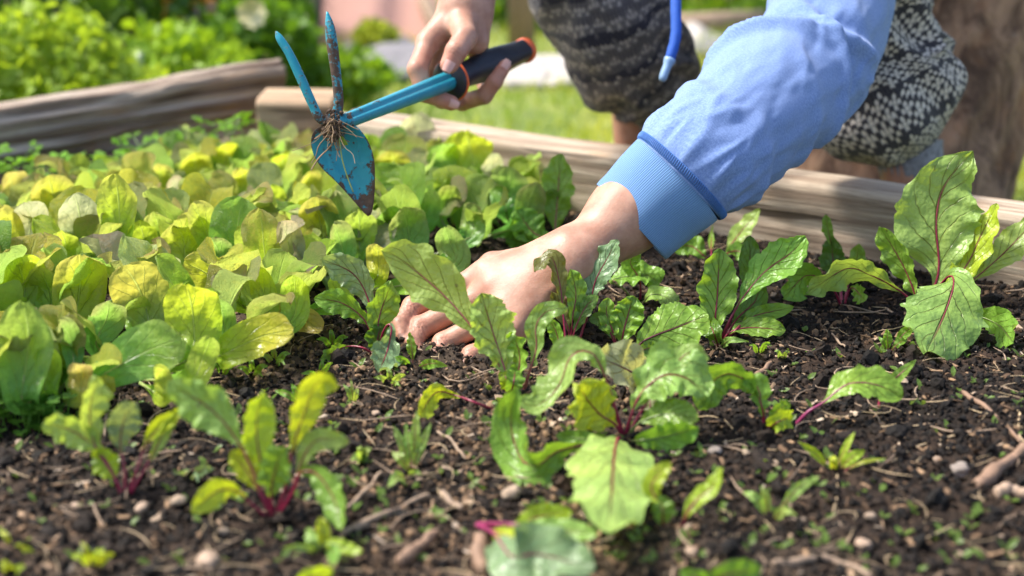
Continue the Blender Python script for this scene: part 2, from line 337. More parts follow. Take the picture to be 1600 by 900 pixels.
def tube(C, R, n=10, caps=True, ell=1., hint=(.13, .21, 1.), disp=None, nseg=None):
    C = np.asarray(C, float); R = np.broadcast_to(np.asarray(R, float), (len(C),)) if np.ndim(R) < 2 else R
    T, S, U = frames(C, hint); th = np.linspace(0, 2 * np.pi, n, endpoint=False); L = np.r_[0, np.cumsum(np.linalg.norm(np.diff(C, axis=0), axis=1))]
    r = R[:, None] * np.ones(n)[None]
    if disp is not None: r = r + disp(L[:, None] * np.ones(n)[None], np.ones(len(C))[:, None] * th[None])
    V = C[:, None] + S[:, None] * (np.cos(th)[None] * r)[..., None] + U[:, None] * (np.sin(th)[None] * r * ell)[..., None]
    V = V.reshape(-1, 3); m = len(C); F = [(i * n + j, i * n + (j + 1) % n, (i + 1) * n + (j + 1) % n, (i + 1) * n + j) for i in range(m - 1) for j in range(n)]
    Rm = float(np.mean(R)); uv = np.stack([(np.ones(m)[:, None] * th[None] * Rm).ravel(), (L[:, None] * np.ones(n)[None]).ravel()], 1)
    if caps: F += [tuple(range(n))[::-1], tuple(range((m - 1) * n, m * n))]
    return V, F, uv
ICO = None
def ico():
    global ICO
    if ICO is None:
        t = (1 + 5 ** .5) / 2
        v = np.array([(-1, t, 0), (1, t, 0), (-1, -t, 0), (1, -t, 0), (0, -1, t), (0, 1, t), (0, -1, -t), (0, 1, -t), (t, 0, -1), (t, 0, 1), (-t, 0, -1), (-t, 0, 1)], float)
        f = np.array([(0, 11, 5), (0, 5, 1), (0, 1, 7), (0, 7, 10), (0, 10, 11), (1, 5, 9), (5, 11, 4), (11, 10, 2), (10, 7, 6), (7, 1, 8), (3, 9, 4), (3, 4, 2), (3, 2, 6), (3, 6, 8), (3, 8, 9), (4, 9, 5), (2, 4, 11), (6, 2, 10), (8, 6, 7), (9, 8, 1)])
        ICO = (nrm(v), f)
    return ICO
def icosub(k):
    v, f = ico(); v = v.tolist(); f = f.tolist()
    for _ in range(k):
        c = {}; nf = []
        def md(a, b):
            q = (min(a, b), max(a, b))
            if q not in c: c[q] = len(v); v.append(list(nrm((np.array(v[a]) + v[b]) / 2)))
            return c[q]
        for a, b, d in f:
            x, y, z = md(a, b), md(b, d), md(d, a); nf += [(a, x, z), (b, y, x), (d, z, y), (x, y, z)]
        f = nf
    return np.array(v), np.array(f)
def rots(n, flat=False):
    """n random rotation matrices"""
    q = nrm(rng.normal(size=(n, 4)))
    if flat:
        a = rng.uniform(0, 2 * np.pi, n); tl = rng.normal(0, .35, (n, 2)); q = nrm(np.stack([np.cos(a / 2), tl[:, 0] * .5, tl[:, 1] * .5, np.sin(a / 2)], 1))
    w_, x, y, z = q.T
    return np.stack([np.stack([1 - 2 * (y * y + z * z), 2 * (x * y - z * w_), 2 * (x * z + y * w_)], -1), np.stack([2 * (x * y + z * w_), 1 - 2 * (x * x + z * z), 2 * (y * z - x * w_)], -1), np.stack([2 * (x * z - y * w_), 2 * (y * z + x * w_), 1 - 2 * (x * x + y * y)], -1)], -2)
def scatter(bv, bf, pos, R, scl, jitter=.0):
    """many transformed copies of one small shape in ONE mesh (for stuff)"""
    n = len(pos); v = bv[None] * scl[:, None, :]
    if jitter: v = v * (1 + rng.uniform(-jitter, jitter, v.shape))
    v = np.einsum('nij,nkj->nki', R, v) + pos[:, None]
    f = bf[None] + (np.arange(n) * len(bv))[:, None, None]
    return v.reshape(-1, 3), f.reshape(-1, bf.shape[1])

# ------------------------------------------------------------------ the bed: soil between board and log
BA, BB = G(1189, 377), G(1600, 446)              # foot of the board on the bed side
bd = nrm((BB - BA) * [1, 1, 0]); bn = np.array([-bd[1], bd[0], 0.]);  bn = bn if bn[1] > 0 else -bn   # outward
LA, LB = G(0, 262), G(440, 214)                  # foot of the log
ld = nrm((LB - LA) * [1, 1, 0]); ln = np.array([-ld[1], ld[0], 0.]); ln = ln if ln[1] > 0 else -ln
# corner where both lines meet
A_ = np.array([bd[:2], -ld[:2]]).T; s_, _t = np.linalg.solve(A_, (LA - BA)[:2]); CORNER = BA + bd * s_
def soilh(x, y):
    x = np.asarray(x, float); y = np.asarray(y, float)
    h = .008 * fbm(x * 5, y * 5, 1.) + .0070 * fbm(x * 17 + 3, y * 17, 5., 3)
    return h
def soilfine(x, y):
    m = np.clip(.55 + .6 * vn(x * 9, y * 9, 3.), .1, 1.2)
    a = np.clip(1 - worley(x * 62, y * 62) * 1.25, 0, 1) ** .8 * .0060 * m
    b = np.clip(1 - worley(x * 130 + 9, y * 130, 7) * 1.2, 0, 1) ** .8 * .0034
    c = np.clip(1 - worley(x * 260 + 4, y * 260, 33) * 1.2, 0, 1) * .0018
    return a + b + c + .0016 * fbm(x * 120, y * 120, 2., 3) - .003
def soil():
    xs = np.r_[np.linspace(-1.5, -.66, 22)[:-1], np.arange(-.66, .66, .0021), np.linspace(.66, 1.5, 22)]
    ys = np.r_[np.linspace(-.8, .66, 24)[:-1], np.arange(.66, 1.62, .0021), np.arange(1.62, 2.2, .008)]
    X, Y = np.meshgrid(xs, ys); Z = soilh(X, Y) + soilfine(X, Y)
    V = np.stack([X, Y, Z], -1).reshape(-1, 3); ny, nx = X.shape
    idx = np.arange(ny * nx).reshape(ny, nx); F = np.stack([idx[:-1, :-1], idx[:-1, 1:], idx[1:, 1:], idx[1:, :-1]], -1).reshape(-1, 4)
    c = V[F[:, 0]]; keep = (((c - BA) @ bn) < .02) & (((c - LA) @ ln) < .03); F = F[keep]
    used = np.unique(F); mp = np.full(len(V), -1); mp[used] = np.arange(len(used)); V = V[used]; F = mp[F]
    tone = np.clip(fbm(V[:, 0] * 7 + 2, V[:, 1] * 7, 9.) * .6 + .05, 0, .16) * (V[:, 1] < 1.3)
    o = obj('soil', V, F, M['soil'], org=(0, 0, 0), at={'tone': tone}); tag(o, 'dark crumbly garden soil filling the raised bed', kind='structure')
soil()
def inbed(p, m=0.): return (((p - BA) @ bn) < -m) & (((p - LA) @ ln) < -m)
def crumbs(n, smin, smax, name, label, tones, flat=False, pw=2.2, reg=(-.62, .62, .68, 1.6), sq=(1, .8, .6), shape=None, lift=.3):
    x = rng.uniform(reg[0], reg[1], n); y = reg[2] + (reg[3] - reg[2]) * rng.uniform(0, 1, n) ** 1.15
    p = np.stack([x, y, np.zeros(n)], 1); k = inbed(p, .002) & (abs(x) < .43 * y + .06); p = p[k]; n = len(p)
    s = smin + (smax - smin) * rng.uniform(0, 1, n) ** pw
    p[:, 2] = soilh(p[:, 0], p[:, 1]) + soilfine(p[:, 0], p[:, 1]) + s * lift
    bv, bf = shape if shape else ico(); scl = s[:, None] * np.array(sq)[None] * rng.uniform(.6, 1.4, (n, 3))
    V, F = scatter(bv, bf, p, rots(n, flat), scl, .3)
    t = np.repeat(rng.uniform(0, 1, n) ** tones[2] * (tones[1] - tones[0]) + tones[0], len(bv))
    t = np.clip(t * np.repeat(.72 + .55 * vn(p[:, 0] * 5, p[:, 1] * 5, 3.) + .25 * (p[:, 0] < .1), len(bv)), 0, .84) if tones[1] < .9 else t
    o = obj(name, V, F, M['crumb'], org=(0, 0, 0), smooth=False, at={'tone': t}); tag(o, label, kind='stuff')
crumbs(85000, .0006, .0040, 'soil_crumbs', 'loose dark soil crumbs covering the bed', (0, .80, 1.5))
crumbs(800, .003, .009, 'soil_clods', 'larger dark soil clods over the bed', (0, .6, 1.3), pw=2.5, shape=icosub(1))
CHIP = (np.array([(-1, -.5, -.15), (1, -.35, -.12), (.9, .4, -.15), (-.8, .55, -.1), (-.9, -.4, .15), (1.1, -.3, .1), (.8, .35, .18), (-1, .5, .12)]), np.array([(0, 3, 2), (0, 2, 1), (4, 5, 6), (4, 6, 7), (0, 1, 5), (0, 5, 4), (1, 2, 6), (1, 6, 5), (2, 3, 7), (2, 7, 6), (3, 0, 4), (3, 4, 7)]))
crumbs(9000, .0008, .0050, 'wood_chips', 'small tan bark chips and grit on the soil', (.74, 1, 1.8), True, 2.2, shape=CHIP)
def fibres(n, mt, name, label, L0, L1, r):
    V, F, off = [], [], 0
    for i in range(n):
        y = rng.uniform(.7, 1.5); x = rng.uniform(-.42 * y, .42 * y); a = rng.uniform(0, 6.28); l = rng.uniform(L0, L1); b = rng.normal(0, .6)
        if not inbed(np.array([x, y, 0]), .01): continue
        t = np.linspace(-.5, .5, 5); px = x + l * (t * math.cos(a) - b * t * t * math.sin(a)); py = y + l * (t * math.sin(a) + b * t * t * math.cos(a))
        pz = soilh(px, py) + .004 + .002 * rng.uniform() + abs(t) * 0 + rng.uniform(0, .005) * t
        v, f, _ = tube(np.stack([px, py, pz], 1), r * rng.uniform(.6, 1.5) * np.array([.5, 1, 1, 1, .4]), 4, caps=False); V.append(v); F += [tuple(q + off for q in k) for k in f]; off += len(v)
    o = obj(name, np.vstack(V), F, mt, org=(0, 0, 0)); tag(o, label, kind='stuff')
fibres(560, M['straw'], 'straw_bits', 'thin dry straw bits scattered on the soil', .006, .03, .00032)
fibres(200, M['stick'], 'root_fibres', 'fine brown root fibres scattered on the soil', .01, .05, .0006)

# ------------------------------------------------------------------ wood round the bed
def beam(name, a, b, out, z0, z1, th, m, label, catg, ra=.003, rb=0., seed=0., amp=.0018, sag=0., hole=0., skew=0.):
    """timber with worn edges and grain relief; a,b feet on the inner side, out = outward normal"""
    L = np.linalg.norm(b - a); d = (b - a) / L; n = max(20, int(L / .0035)); h = z1 - z0
    prof = []; r = .006
    def seg(p, q, k): return [tuple(np.array(p) + (np.array(q) - p) * t) for t in np.linspace(0, 1, k, endpoint=False)]
    prof += seg((r, 0), (th - r, 0), 4) + seg((th, r), (th, h - r), 12) + seg((th - r, h), (r, h), 14) + seg((0, h - r), (0, r), 40)
    prof = np.array(prof); s = np.linspace(0, L, n)
    per = np.r_[0, np.cumsum(np.linalg.norm(np.diff(prof, axis=0), axis=1))]
    S, Q = np.meshgrid(s, per, indexing='ij'); k = len(prof)
    cx = prof[:, 0] - th / 2; cz = prof[:, 1] - h / 2; on = nrm(np.stack([cx / th, cz / h], 1) * np.array([1., 1.]))
    dsp = amp * (fbm(S * 5 + seed, Q * 170, seed, 3) * 1. + np.clip(-fbm(S * 3.5, Q * 60 + 7, seed + 3, 2) - .15, 0, 1) * -5.5 + 3 * fbm(S * 4, Q * 8, seed + 9, 2)) + ra * vn(S * 6, Q * 3, seed)
    zc = sag * np.sin(np.pi * S / L)
    X = prof[None, :, 0] + on[None, :, 0] * dsp; Z = prof[None, :, 1] + on[None, :, 1] * dsp
    V = a[None, None] + d * S[..., None] + out * X[..., None] + np.array([0, 0, 1.]) * (z0 + Z + zc)[..., None]
    V[..., 2] += 0; F = [(i * k + j, i * k + (j + 1) % k, (i + 1) * k + (j + 1) % k, (i + 1) * k + j) for i in range(n - 1) for j in range(k)]
    F += [tuple(range(k))[::-1], tuple(range((n - 1) * k, n * k))]
    o = obj(name, V.reshape(-1, 3), F, m, uv=np.stack([S.ravel() + seed, Q.ravel()], 1)); tag(o, label, catg); return o
TOPB = .070
BS = BA + bd * ((G(548, 250) - BA) @ bd) ; _f = lambda t: (lambda q: 800 + FPX * q[0] / (q @ FW))(BA + bd * t + np.array([0, 0, .07]) - CAM)
_t = 0.
while _f(_t) > 520: _t -= .005
beam('timber_board', BA + bd * _t, BB + bd * .55, bn, -.16, TOPB, .058, M['plank'], 'long weathered pale board edging the bed behind the beet seedlings', 'board')
# corner block
def block():
    c = CORNER - bd * .012 - bn * .0; a = P(398, 200, 1.9); 
    a = P(399, 150, 1.88) * [1, 1, 0]; b = P(518, 163, 1.88) * [1, 1, 0]
    beam('corner_block', a, b, nrm(np.array([-(b - a)[1], (b - a)[0], 0])), -.14, .076, .085, M['block'], 'short sawn timber block standing in the far corner of the bed', 'timber block', seed=4.)
block()
def log():
    """split log: pale worn rim on top, hollow dark face towards the bed"""
    a = LA - ld * .35; b = LB + ld * .015; L = np.linalg.norm(b - a); n = 260; k = 72
    s = np.linspace(0, 1, n)[:, None] * np.ones(k)[None]; th = np.ones(n)[:, None] * np.linspace(0, 2 * np.pi, k, endpoint=False)[None]
    hh = .046 + .010 * s + .003 * vn(s * 12, 0, 3.); tw = .040
    x = np.cos(th) * tw; z = np.sin(th) * hh
    face = np.clip(-np.cos(th - .25), 0, 1)          # towards the bed
    S = s * L
    hol = .020 * face ** 2 * np.clip(.6 + vn(S * 3.5, th * 1.2, 8.), 0, 1.3)
    groove = .018 * np.clip(fbm(S * 5, th * 5.5, 4., 3), -1, .3) + .006 * fbm(S * 14, th * 18, 6., 4)
    rr = 1 + (groove * (.5 + face)) / .05
    x = x * rr + hol; z = z * rr
    lift = -.026 + .006 * np.sin(s * 3.1) + .054 * s
    V = a + ld * S[..., None] + ln * (x + .035)[..., None] + np.array([0, 0, 1.]) * (z + .018 + lift)[..., None]
    V = V.reshape(-1, 3); F = [(i * k + j, i * k + (j + 1) % k, (i + 1) * k + (j + 1) % k, (i + 1) * k + j) for i in range(n - 1) for j in range(k)] + [tuple(range(k))[::-1], tuple(range((n - 1) * k, n * k))]
    o = obj('split_log', V, F, M['log'], uv=np.stack([S.ravel(), (th * .055).ravel()], 1)); tag(o, 'grey weathered split log lying along the back left of the bed', 'log')
log()

# ------------------------------------------------------------------ leaves
def prof_of(kind, t):
    if kind == 'beet': k = [(0, .05), (.08, .13), (.2, .42), (.35, .78), (.52, 1), (.68, .97), (.8, .84), (.9, .6), (.96, .36), (1, .02)]
    elif kind == 'ovate': k = [(0, .04), (.08, .16), (.18, .5), (.3, .86), (.42, 1), (.56, .95), (.7, .78), (.84, .5), (.94, .22), (1, .01)]
    elif kind == 'obov': k = [(0, .05), (.14, .10), (.28, .22), (.40, .52), (.52, .86), (.66, 1), (.80, .97), (.90, .78), (.96, .5), (1, .03)]
    elif kind == 'round': k = [(0, .10), (.12, .4), (.3, .85), (.5, 1), (.7, .95), (.85, .72), (.95, .42), (1, .02)]
    elif kind == 'lance': k = [(0, .12), (.15, .5), (.35, .9), (.5, 1), (.7, .8), (.85, .48), (.95, .2), (1, .02)]
    elif kind == 'spat': k = [(0, .16), (.15, .20), (.3, .36), (.45, .62), (.6, .88), (.74, 1), (.84, .97), (.91, .86), (.96, .68), (.99, .42), (1, .22)]
    elif kind == 'spat2': k = [(0, .22), (.12, .30), (.28, .58), (.45, .86), (.62, 1), (.78, .98), (.87, .88), (.94, .68), (.98, .45), (1, .22)]
    k = np.array(k); return np.interp(t, k[:, 0], k[:, 1])
def blade(C, hw, kind, N0, roll=0., nc=13, cup=.15, ruf=.1, tooth=0., seed=0., waves=4.5, fold=0., twist=0., puck=.03, asym=0.):
    nr = len(C); t = np.linspace(0, 1, nr); T = nrm(np.gradient(C, axis=0)); S = nrm(np.cross(T, N0)); 
    for i in range(1, nr):
        if np.dot(S[i], S[i - 1]) < 0: S[i] = -S[i]
    Nn = np.cross(S, T); r = rad(roll) + rad(twist) * (t - .4)
    S2 = S * np.cos(r)[:, None] + Nn * np.sin(r)[:, None]; N2 = np.cross(S2, T)
    u = np.linspace(-1, 1, nc); tt, uu = np.meshgrid(t, u, indexing='ij')
    wd = prof_of(kind, t)[:, None] * hw * np.ones(nc)[None]
    wd = wd * np.where(uu > 0, 1 + asym, 1 - asym)
    e = np.abs(uu) ** 3; jag = tooth * (np.abs(vn(tt * 21, np.sign(uu) * 3 + seed, seed)) * 1.3 + vn(tt * 9, np.sign(uu) * 5 + seed, seed + 4) * .9 - .3)
    wd = wd * (1 + e * jag)
    fade = np.clip(tt * 5, 0, 1)
    ed = np.abs(uu) ** 1.6
    rz = ruf * hw * ed * fade * (np.sin(tt * waves * 6.28 + np.sign(uu) * 1.1 + seed) * .6 + 1.1 * vn(tt * waves * 2.2, np.sign(uu) * 2 + seed, seed + 1))
    pk = puck * hw * fade * (vn(tt * 11, uu * 3.5, seed + 2) + .6 * vn(tt * 22, uu * 7, seed + 5)) * np.clip(np.abs(uu) * 4, .2, 1)
    z = cup * wd * np.abs(uu) ** 1.5 + rz + pk; lat = wd * uu * (1 - .22 * abs(cup) * np.abs(uu)); 
    if fold: a = fold * np.abs(uu) ** .8; z = z + wd * np.abs(uu) * np.sin(a); lat = lat * np.cos(a)
    V = C[:, None] + S2[:, None] * lat[..., None] + N2[:, None] * z[..., None]
    F = [(i * nc + j, i * nc + j + 1, (i + 1) * nc + j + 1, (i + 1) * nc + j) for i in range(nr - 1) for j in range(nc - 1)]
    return V.reshape(-1, 3), F, np.stack([uu.ravel() * .5 + .5, tt.ravel()], 1)
LCOL = {'g': (.22, .41, .055), 'p': (.34, .51, .12), 'y': (.42, .56, .04), 'd': (.12, .24, .035), 'b': (.24, .36, .17), 'r': (.17, .19, .045), 'v': (.50, .50, .30), 'k': (.38, .33, .27)}
SCOL = {'red': (.24, .015, .045), 'mag': (.27, .03, .10), 'grn': (.17, .22, .06), 'pnk': (.34, .10, .09), 'dk': (.09, .012, .02)}
def leaf(parent, base, pts, hw, kind='beet', col='g', stalk='red', b0=.38, roll=None, lean=0., sr=.0018, seed=None, flat=False, zmin=.012, **k):
    """a leaf on its stalk: pts = (px, py[, depth offset]) along stalk and midrib, hw = half width in px there"""
    seed = rng.uniform(0, 90) if seed is None else seed
    D = GD(base[0], base[1], .002); W = []
    q = [(base[0], base[1], 0)] + [tuple(p) + (0,) * (3 - len(p)) for p in pts]
    L = np.r_[0, np.cumsum([math.hypot(q[i + 1][0] - q[i][0], q[i + 1][1] - q[i][1]) for i in range(len(q) - 1)])]; L /= L[-1]
    for i, (x, y, dd) in enumerate(q):
        d = D + dd + lean * L[i] ** 1.3; p = P(x, y, d); zz = zmin * min(1, L[i] * 4)
        if p[2] < zz: p = G(x, y, zz)
        W.append(p)
    W[0] = G(base[0], base[1], 0.); W[0][2] = float(soilh(W[0][0], W[0][1])) - .004
    C = catmull(W, 60); nb = int(60 * b0); big = hw > 24; Cb = catmull(C[nb:], 72 if big else 34)
    mid = Cb[len(Cb) // 2]; N0 = nrm(CAM - mid)
    roll = rng.uniform(-28, 28) if roll is None else roll
    hwm = hw * np.dot(mid - CAM, FW) / FPX / max(.55, math.cos(rad(roll)))
    kw = dict(cup=.2, ruf=.25, twist=rng.uniform(-40, 40), tooth=.17 if kind in ('beet', 'ovate') else .04, puck=.07 if kind in ('beet', 'ovate') else .03); kw.update(k)
    V, F, uv = blade(Cb, hwm, kind, N0, roll, 17 if big else 11, seed=seed, **kw)
    c = np.array(LCOL[col]) * rng.uniform(.88, 1.14); c[0] *= rng.uniform(.9, 1.12)
    o = obj('leaf', V, F, M['beet'], parent, uv, color=c)
    CC = catmull(np.vstack([C[:nb:4], Cb[:int(len(Cb) * .86):6 if big else 3]]), 30); s = np.linspace(0, 1, 30)
    r = sr * (1.15 - 1.05 * s ** .45); r[-3:] *= .5
    tv, tf, tu = tube(CC, r, 7); tu[:, 1] = tu[:, 1] / max(tu[:, 1].max(), 1e-6)
    obj('stalk', tv, tf, M['stalk'], o, tu, color=SCOL[stalk])
    return o
def plant(name, base, label, catg, leaves, group=None):
    b = G(base[0], base[1], 0.); b[2] = float(soilh(b[0], b[1])); e = empty(name, b, label, catg, group)
    for lf in leaves:
        d = dict(lf[-1]) if isinstance(lf[-1], dict) else {}; a = lf[:-1] if isinstance(lf[-1], dict) else lf
        bs = d.pop('base', base); leaf(e, bs, a[0], a[1], **d)
    return e
BG = 'beetroot seedlings in the bed'
def beet(base, label, leaves): return plant('beetroot_seedling', base, label, 'beetroot plant', leaves, BG)
#BEETS#
beet((196, 787), 'beet seedling at the lower left with yellow green leaves on dark red stalks', [
    ([(180, 748), (158, 708), (128, 682), (98, 668), (66, 664)], 25, dict(col='p', b0=.40, roll=20)),
    ([(176, 740), (150, 700), (140, 650), (150, 588)], 22, dict(col='p', b0=.42, roll=-25, fold=.3)),
    ([(195, 735), (188, 690), (196, 650), (212, 628)], 24, dict(col='b', b0=.45)),
    ([(214, 735), (230, 690), (258, 662), (290, 640)], 13, dict(col='y', b0=.45, fold=.5)),
    ([(222, 740), (244, 700), (258, 672), (276, 645)], 12, dict(col='p', b0=.42, fold=.4)),
    ([(178, 745), (158, 715), (150, 720)], 22, dict(col='y', b0=.4, roll=10))])
beet((427, 809), 'bushiest foreground beet seedling at lower left, with a broad pale leaf reaching up left', [
    ([(405, 760), (374, 694), (330, 640), (262, 598)], 35, dict(col='p', b0=.44, roll=12, cup=.25)),
    ([(412, 745), (402, 690), (402, 650), (410, 610)], 26, dict(col='y', b0=.38, roll=-10, fold=.2)),
    ([(448, 755), (456, 705), (474, 650), (496, 598), (530, 604)], 24, dict(col='y', b0=.4, roll=-20)),
    ([(460, 755), (474, 715), (498, 687), (546, 690)], 17, dict(col='p', b0=.4, roll=10)),
    ([(460, 765), (470, 738), (496, 742), (522, 780), (534, 828)], 22, dict(col='g', b0=.35, roll=-15, lean=-.03)),
    ([(398, 792), (366, 766), (336, 770), (299, 800)], 19, dict(col='y', b0=.35, roll=20, lean=-.03)),
    ([(424, 770), (430, 735), (444, 698)], 28, dict(col='g', b0=.3, lean=-.03, roll=15)),
    ([(408, 775), (385, 735), (360, 705)], 20, dict(col='y', b0=.4, roll=-15))])
beet((500, 868), 'small bright green seedling in the left foreground beside the broken twig', [
    ([(490, 848), (480, 825)], 10, dict(kind='round', col='p', b0=.3, stalk='grn')), ([(512, 850), (545, 858), (566, 862)], 11, dict(kind='round', col='y', b0=.3, stalk='grn')),
    ([(505, 840), (500, 808)], 12, dict(kind='round', col='y', b0=.3, stalk='grn')), ([(480, 856), (440, 856)], 6, dict(kind='lance', col='p', b0=.3, stalk='grn')),
    ([(520, 860), (520, 885)], 10, dict(kind='round', col='g', b0=.3, stalk='grn'))])
beet((976, 686), 'largest foreground beet plant at centre, leaves arching and curling in every direction', [
    ([(962, 640), (946, 590), (925, 552), (893, 556), (872, 605), (838, 634), (806, 622)], 26, dict(col='p', b0=.30, roll=-35, lean=-.02, cup=.3)),
    ([(920, 694), (872, 705), (836, 728), (812, 712), (798, 660), (806, 606)], 32, dict(col='g', b0=.22, roll=24, lean=-.05, fold=.25)),
    ([(962, 664), (938, 648), (916, 622), (904, 600)], 44, dict(col='y', b0=.24, lean=-.03, ruf=.28, roll=-14)),
    ([(986, 650), (1004, 612), (1040, 586), (1078, 594), (1104, 622)], 42, dict(col='p', b0=.26, roll=30, ruf=.32, puck=.12, lean=-.01)),
    ([(1000, 660), (1048, 646), (1092, 656)], 24, dict(kind='round', col='g', b0=.32, roll=15, lean=-.02, stalk='grn')),
    ([(1000, 688), (1040, 682), (1092, 668)], 24, dict(kind='round', col='g', b0=.30, roll=-18, lean=-.03, stalk='grn')),
    ([(966, 684, -.02), (960, 712, -.07), (956, 770, -.1), (950, 832, -.12)], 66, dict(kind='round', col='p', b0=.12, roll=5, cup=-.15, zmin=.03, tooth=.2)),
    ([(1010, 630), (1046, 585), (1074, 552), (1108, 562)], 17, dict(col='p', b0=.45, roll=20)),
    ([(930, 688), (868, 680)], 13, dict(kind='round', col='g', b0=.3, stalk='grn'))])
beet((1012, 662), 'beet leaf showing its pale pink underside and magenta rib, between the centre plants', [
    ([(1020, 625, .06), (1002, 592, .06), (964, 570, .04), (928, 558, .03)], 22, dict(col='v', b0=.3, stalk='mag', sr=.0022, roll=160, cup=-.3)),
    ([(1016, 640), (1015, 610)], 12, dict(col='v', b0=.3, stalk='mag', roll=30))])
beet((797, 612), 'beet seedling in front of the fingers with one very large veined leaf', [
    ([(786, 580), (764, 545), (735, 508), (700, 468), (660, 432), (622, 403), (596, 392)], 38, dict(kind='obov', col='p', b0=.16, roll=8, cup=.12, ruf=.15, asym=.15, sr=.0021, stalk='pnk', tooth=.2, lean=.01)),
    ([(792, 590), (784, 562), (768, 512), (752, 458)], 35, dict(col='p', b0=.18, roll=-20, ruf=.24, puck=.12, stalk='pnk')),
    ([(808, 590), (812, 555), (800, 518)], 15, dict(col='g', b0=.2, roll=40, ruf=.4)),
    ([(792, 596), (787, 578)], 12, dict(col='y', b0=.1)),
    ([(802, 600), (806, 572)], 15, dict(col='g', b0=.15, ruf=.3))])
beet((817, 612), 'slim beet seedling with a narrow bent pale leaf right of the hand', [
    ([(828, 578), (838, 545), (838, 508), (856, 486), (888, 482)], 17, dict(kind='round', col='p', b0=.30, stalk='pnk', roll=20, lean=-.01)),
    ([(872, 575, .01), (874, 540, .01), (866, 512, .01), (852, 500, .01)], 11, dict(kind='round', col='g', b0=.35, base=(874, 588), stalk='red'))])
beet((892, 556), 'reddish beet seedling standing upright in front of the wrist, one crimped leaf', [
    ([(884, 540), (880, 490), (874, 440), (860, 402), (834, 424)], 15, dict(col='r', b0=.42, roll=-30, ruf=.35, base=(882, 562))),
    ([(906, 530), (922, 480), (930, 440), (950, 402), (964, 374)], 25, dict(col='b', b0=.40, roll=22, stalk='red', base=(904, 545))),
    ([(894, 500), (900, 460), (892, 420)], 17, dict(col='g', b0=.35, ruf=.3)),
    ([(888, 515), (872, 480), (862, 455)], 12, dict(col='r', b0=.35)),
    ([(897, 520), (915, 480), (935, 462)], 13, dict(col='d', b0=.35))])
beet((968, 555), 'dark green crinkled beet seedling just right of the red stalked one', [
    ([(974, 520), (982, 490), (990, 462)], 26, dict(col='g', b0=.2, ruf=.3, puck=.12, roll=10)),
    ([(958, 520), (948, 490), (950, 465)], 16, dict(col='g', b0=.3, ruf=.3)),
    ([(956, 525), (940, 500), (920, 500)], 12, dict(col='d', b0=.35))])
beet((1000, 470), 'beet seedling with a flat hole eaten leaf under the sleeve cuff', [
    ([(975, 452), (955, 438), (1010, 430), (1030, 448)], 16, dict(kind='round', col='g', b0=.4, roll=50, stalk='grn')),
    ([(1015, 462), (1035, 462), (1056, 478)], 14, dict(kind='round', col='p', b0=.25, roll=40, stalk='grn')),
    ([(1000, 440), (985, 410), (1000, 390)], 15, dict(col='g', b0=.4))])
beet((984, 560), 'beet seedling whose single wide scalloped leaf faces the camera at centre right', [
    ([(1000, 538), (1020, 526), (1056, 512), (1108, 492)], 42, dict(kind='round', col='g', b0=.2, roll=12, cup=-.1, tooth=.12, ruf=.12, stalk='dk')),
    ([(1000, 550), (1025, 540)], 12, dict(col='d', b0=.3))])
beet((1124, 530), 'tall beet seedling before the board with an upright leaf and a long leaning leaf', [
    ([(1118, 500), (1121, 460), (1124, 388)], 33, dict(col='g', b0=.14, roll=-8)),
    ([(1136, 508), (1162, 464), (1196, 424), (1240, 392), (1258, 368)], 27, dict(col='g', b0=.30, roll=25, ruf=.1)),
    ([(1150, 480, .03), (1170, 440, .03), (1172, 368, .03)], 19, dict(col='d', b0=.45)),
    ([(1140, 520), (1172, 512), (1228, 516)], 16, dict(col='g', b0=.22, roll=30, ruf=.3)),
    ([(1150, 515, .02), (1178, 494, .02), (1240, 480, .02)], 14, dict(kind='round', col='g', b0=.4)),
    ([(1116, 522), (1108, 505)], 14, dict(col='d', b0=.2)),
    ([(1150, 500, .03), (1180, 470, .03), (1186, 440, .03)], 20, dict(col='d', b0=.3)),
    ([(1140, 532), (1170, 534)], 7, dict(kind='lance', col='p', b0=.2, stalk='grn'))])
beet((1318, 472), 'beet seedling close against the board left of the tallest plant', [
    ([(1312, 440, .04), (1302, 411, .06), (1300, 368, .06)], 20, dict(col='d', b0=.35)),
    ([(1306, 410, .06), (1296, 370, .06), (1290, 335, .06)], 9, dict(col='g', b0=.7)),
    ([(1326, 440, .04), (1336, 418, .05), (1342, 380, .05)], 18, dict(kind='round', col='g', b0=.35)),
    ([(1300, 450), (1262, 430), (1224, 466)], 22, dict(col='g', b0=.28, roll=40)),
    ([(1330, 450), (1352, 470)], 12, dict(col='g', b0=.4))])
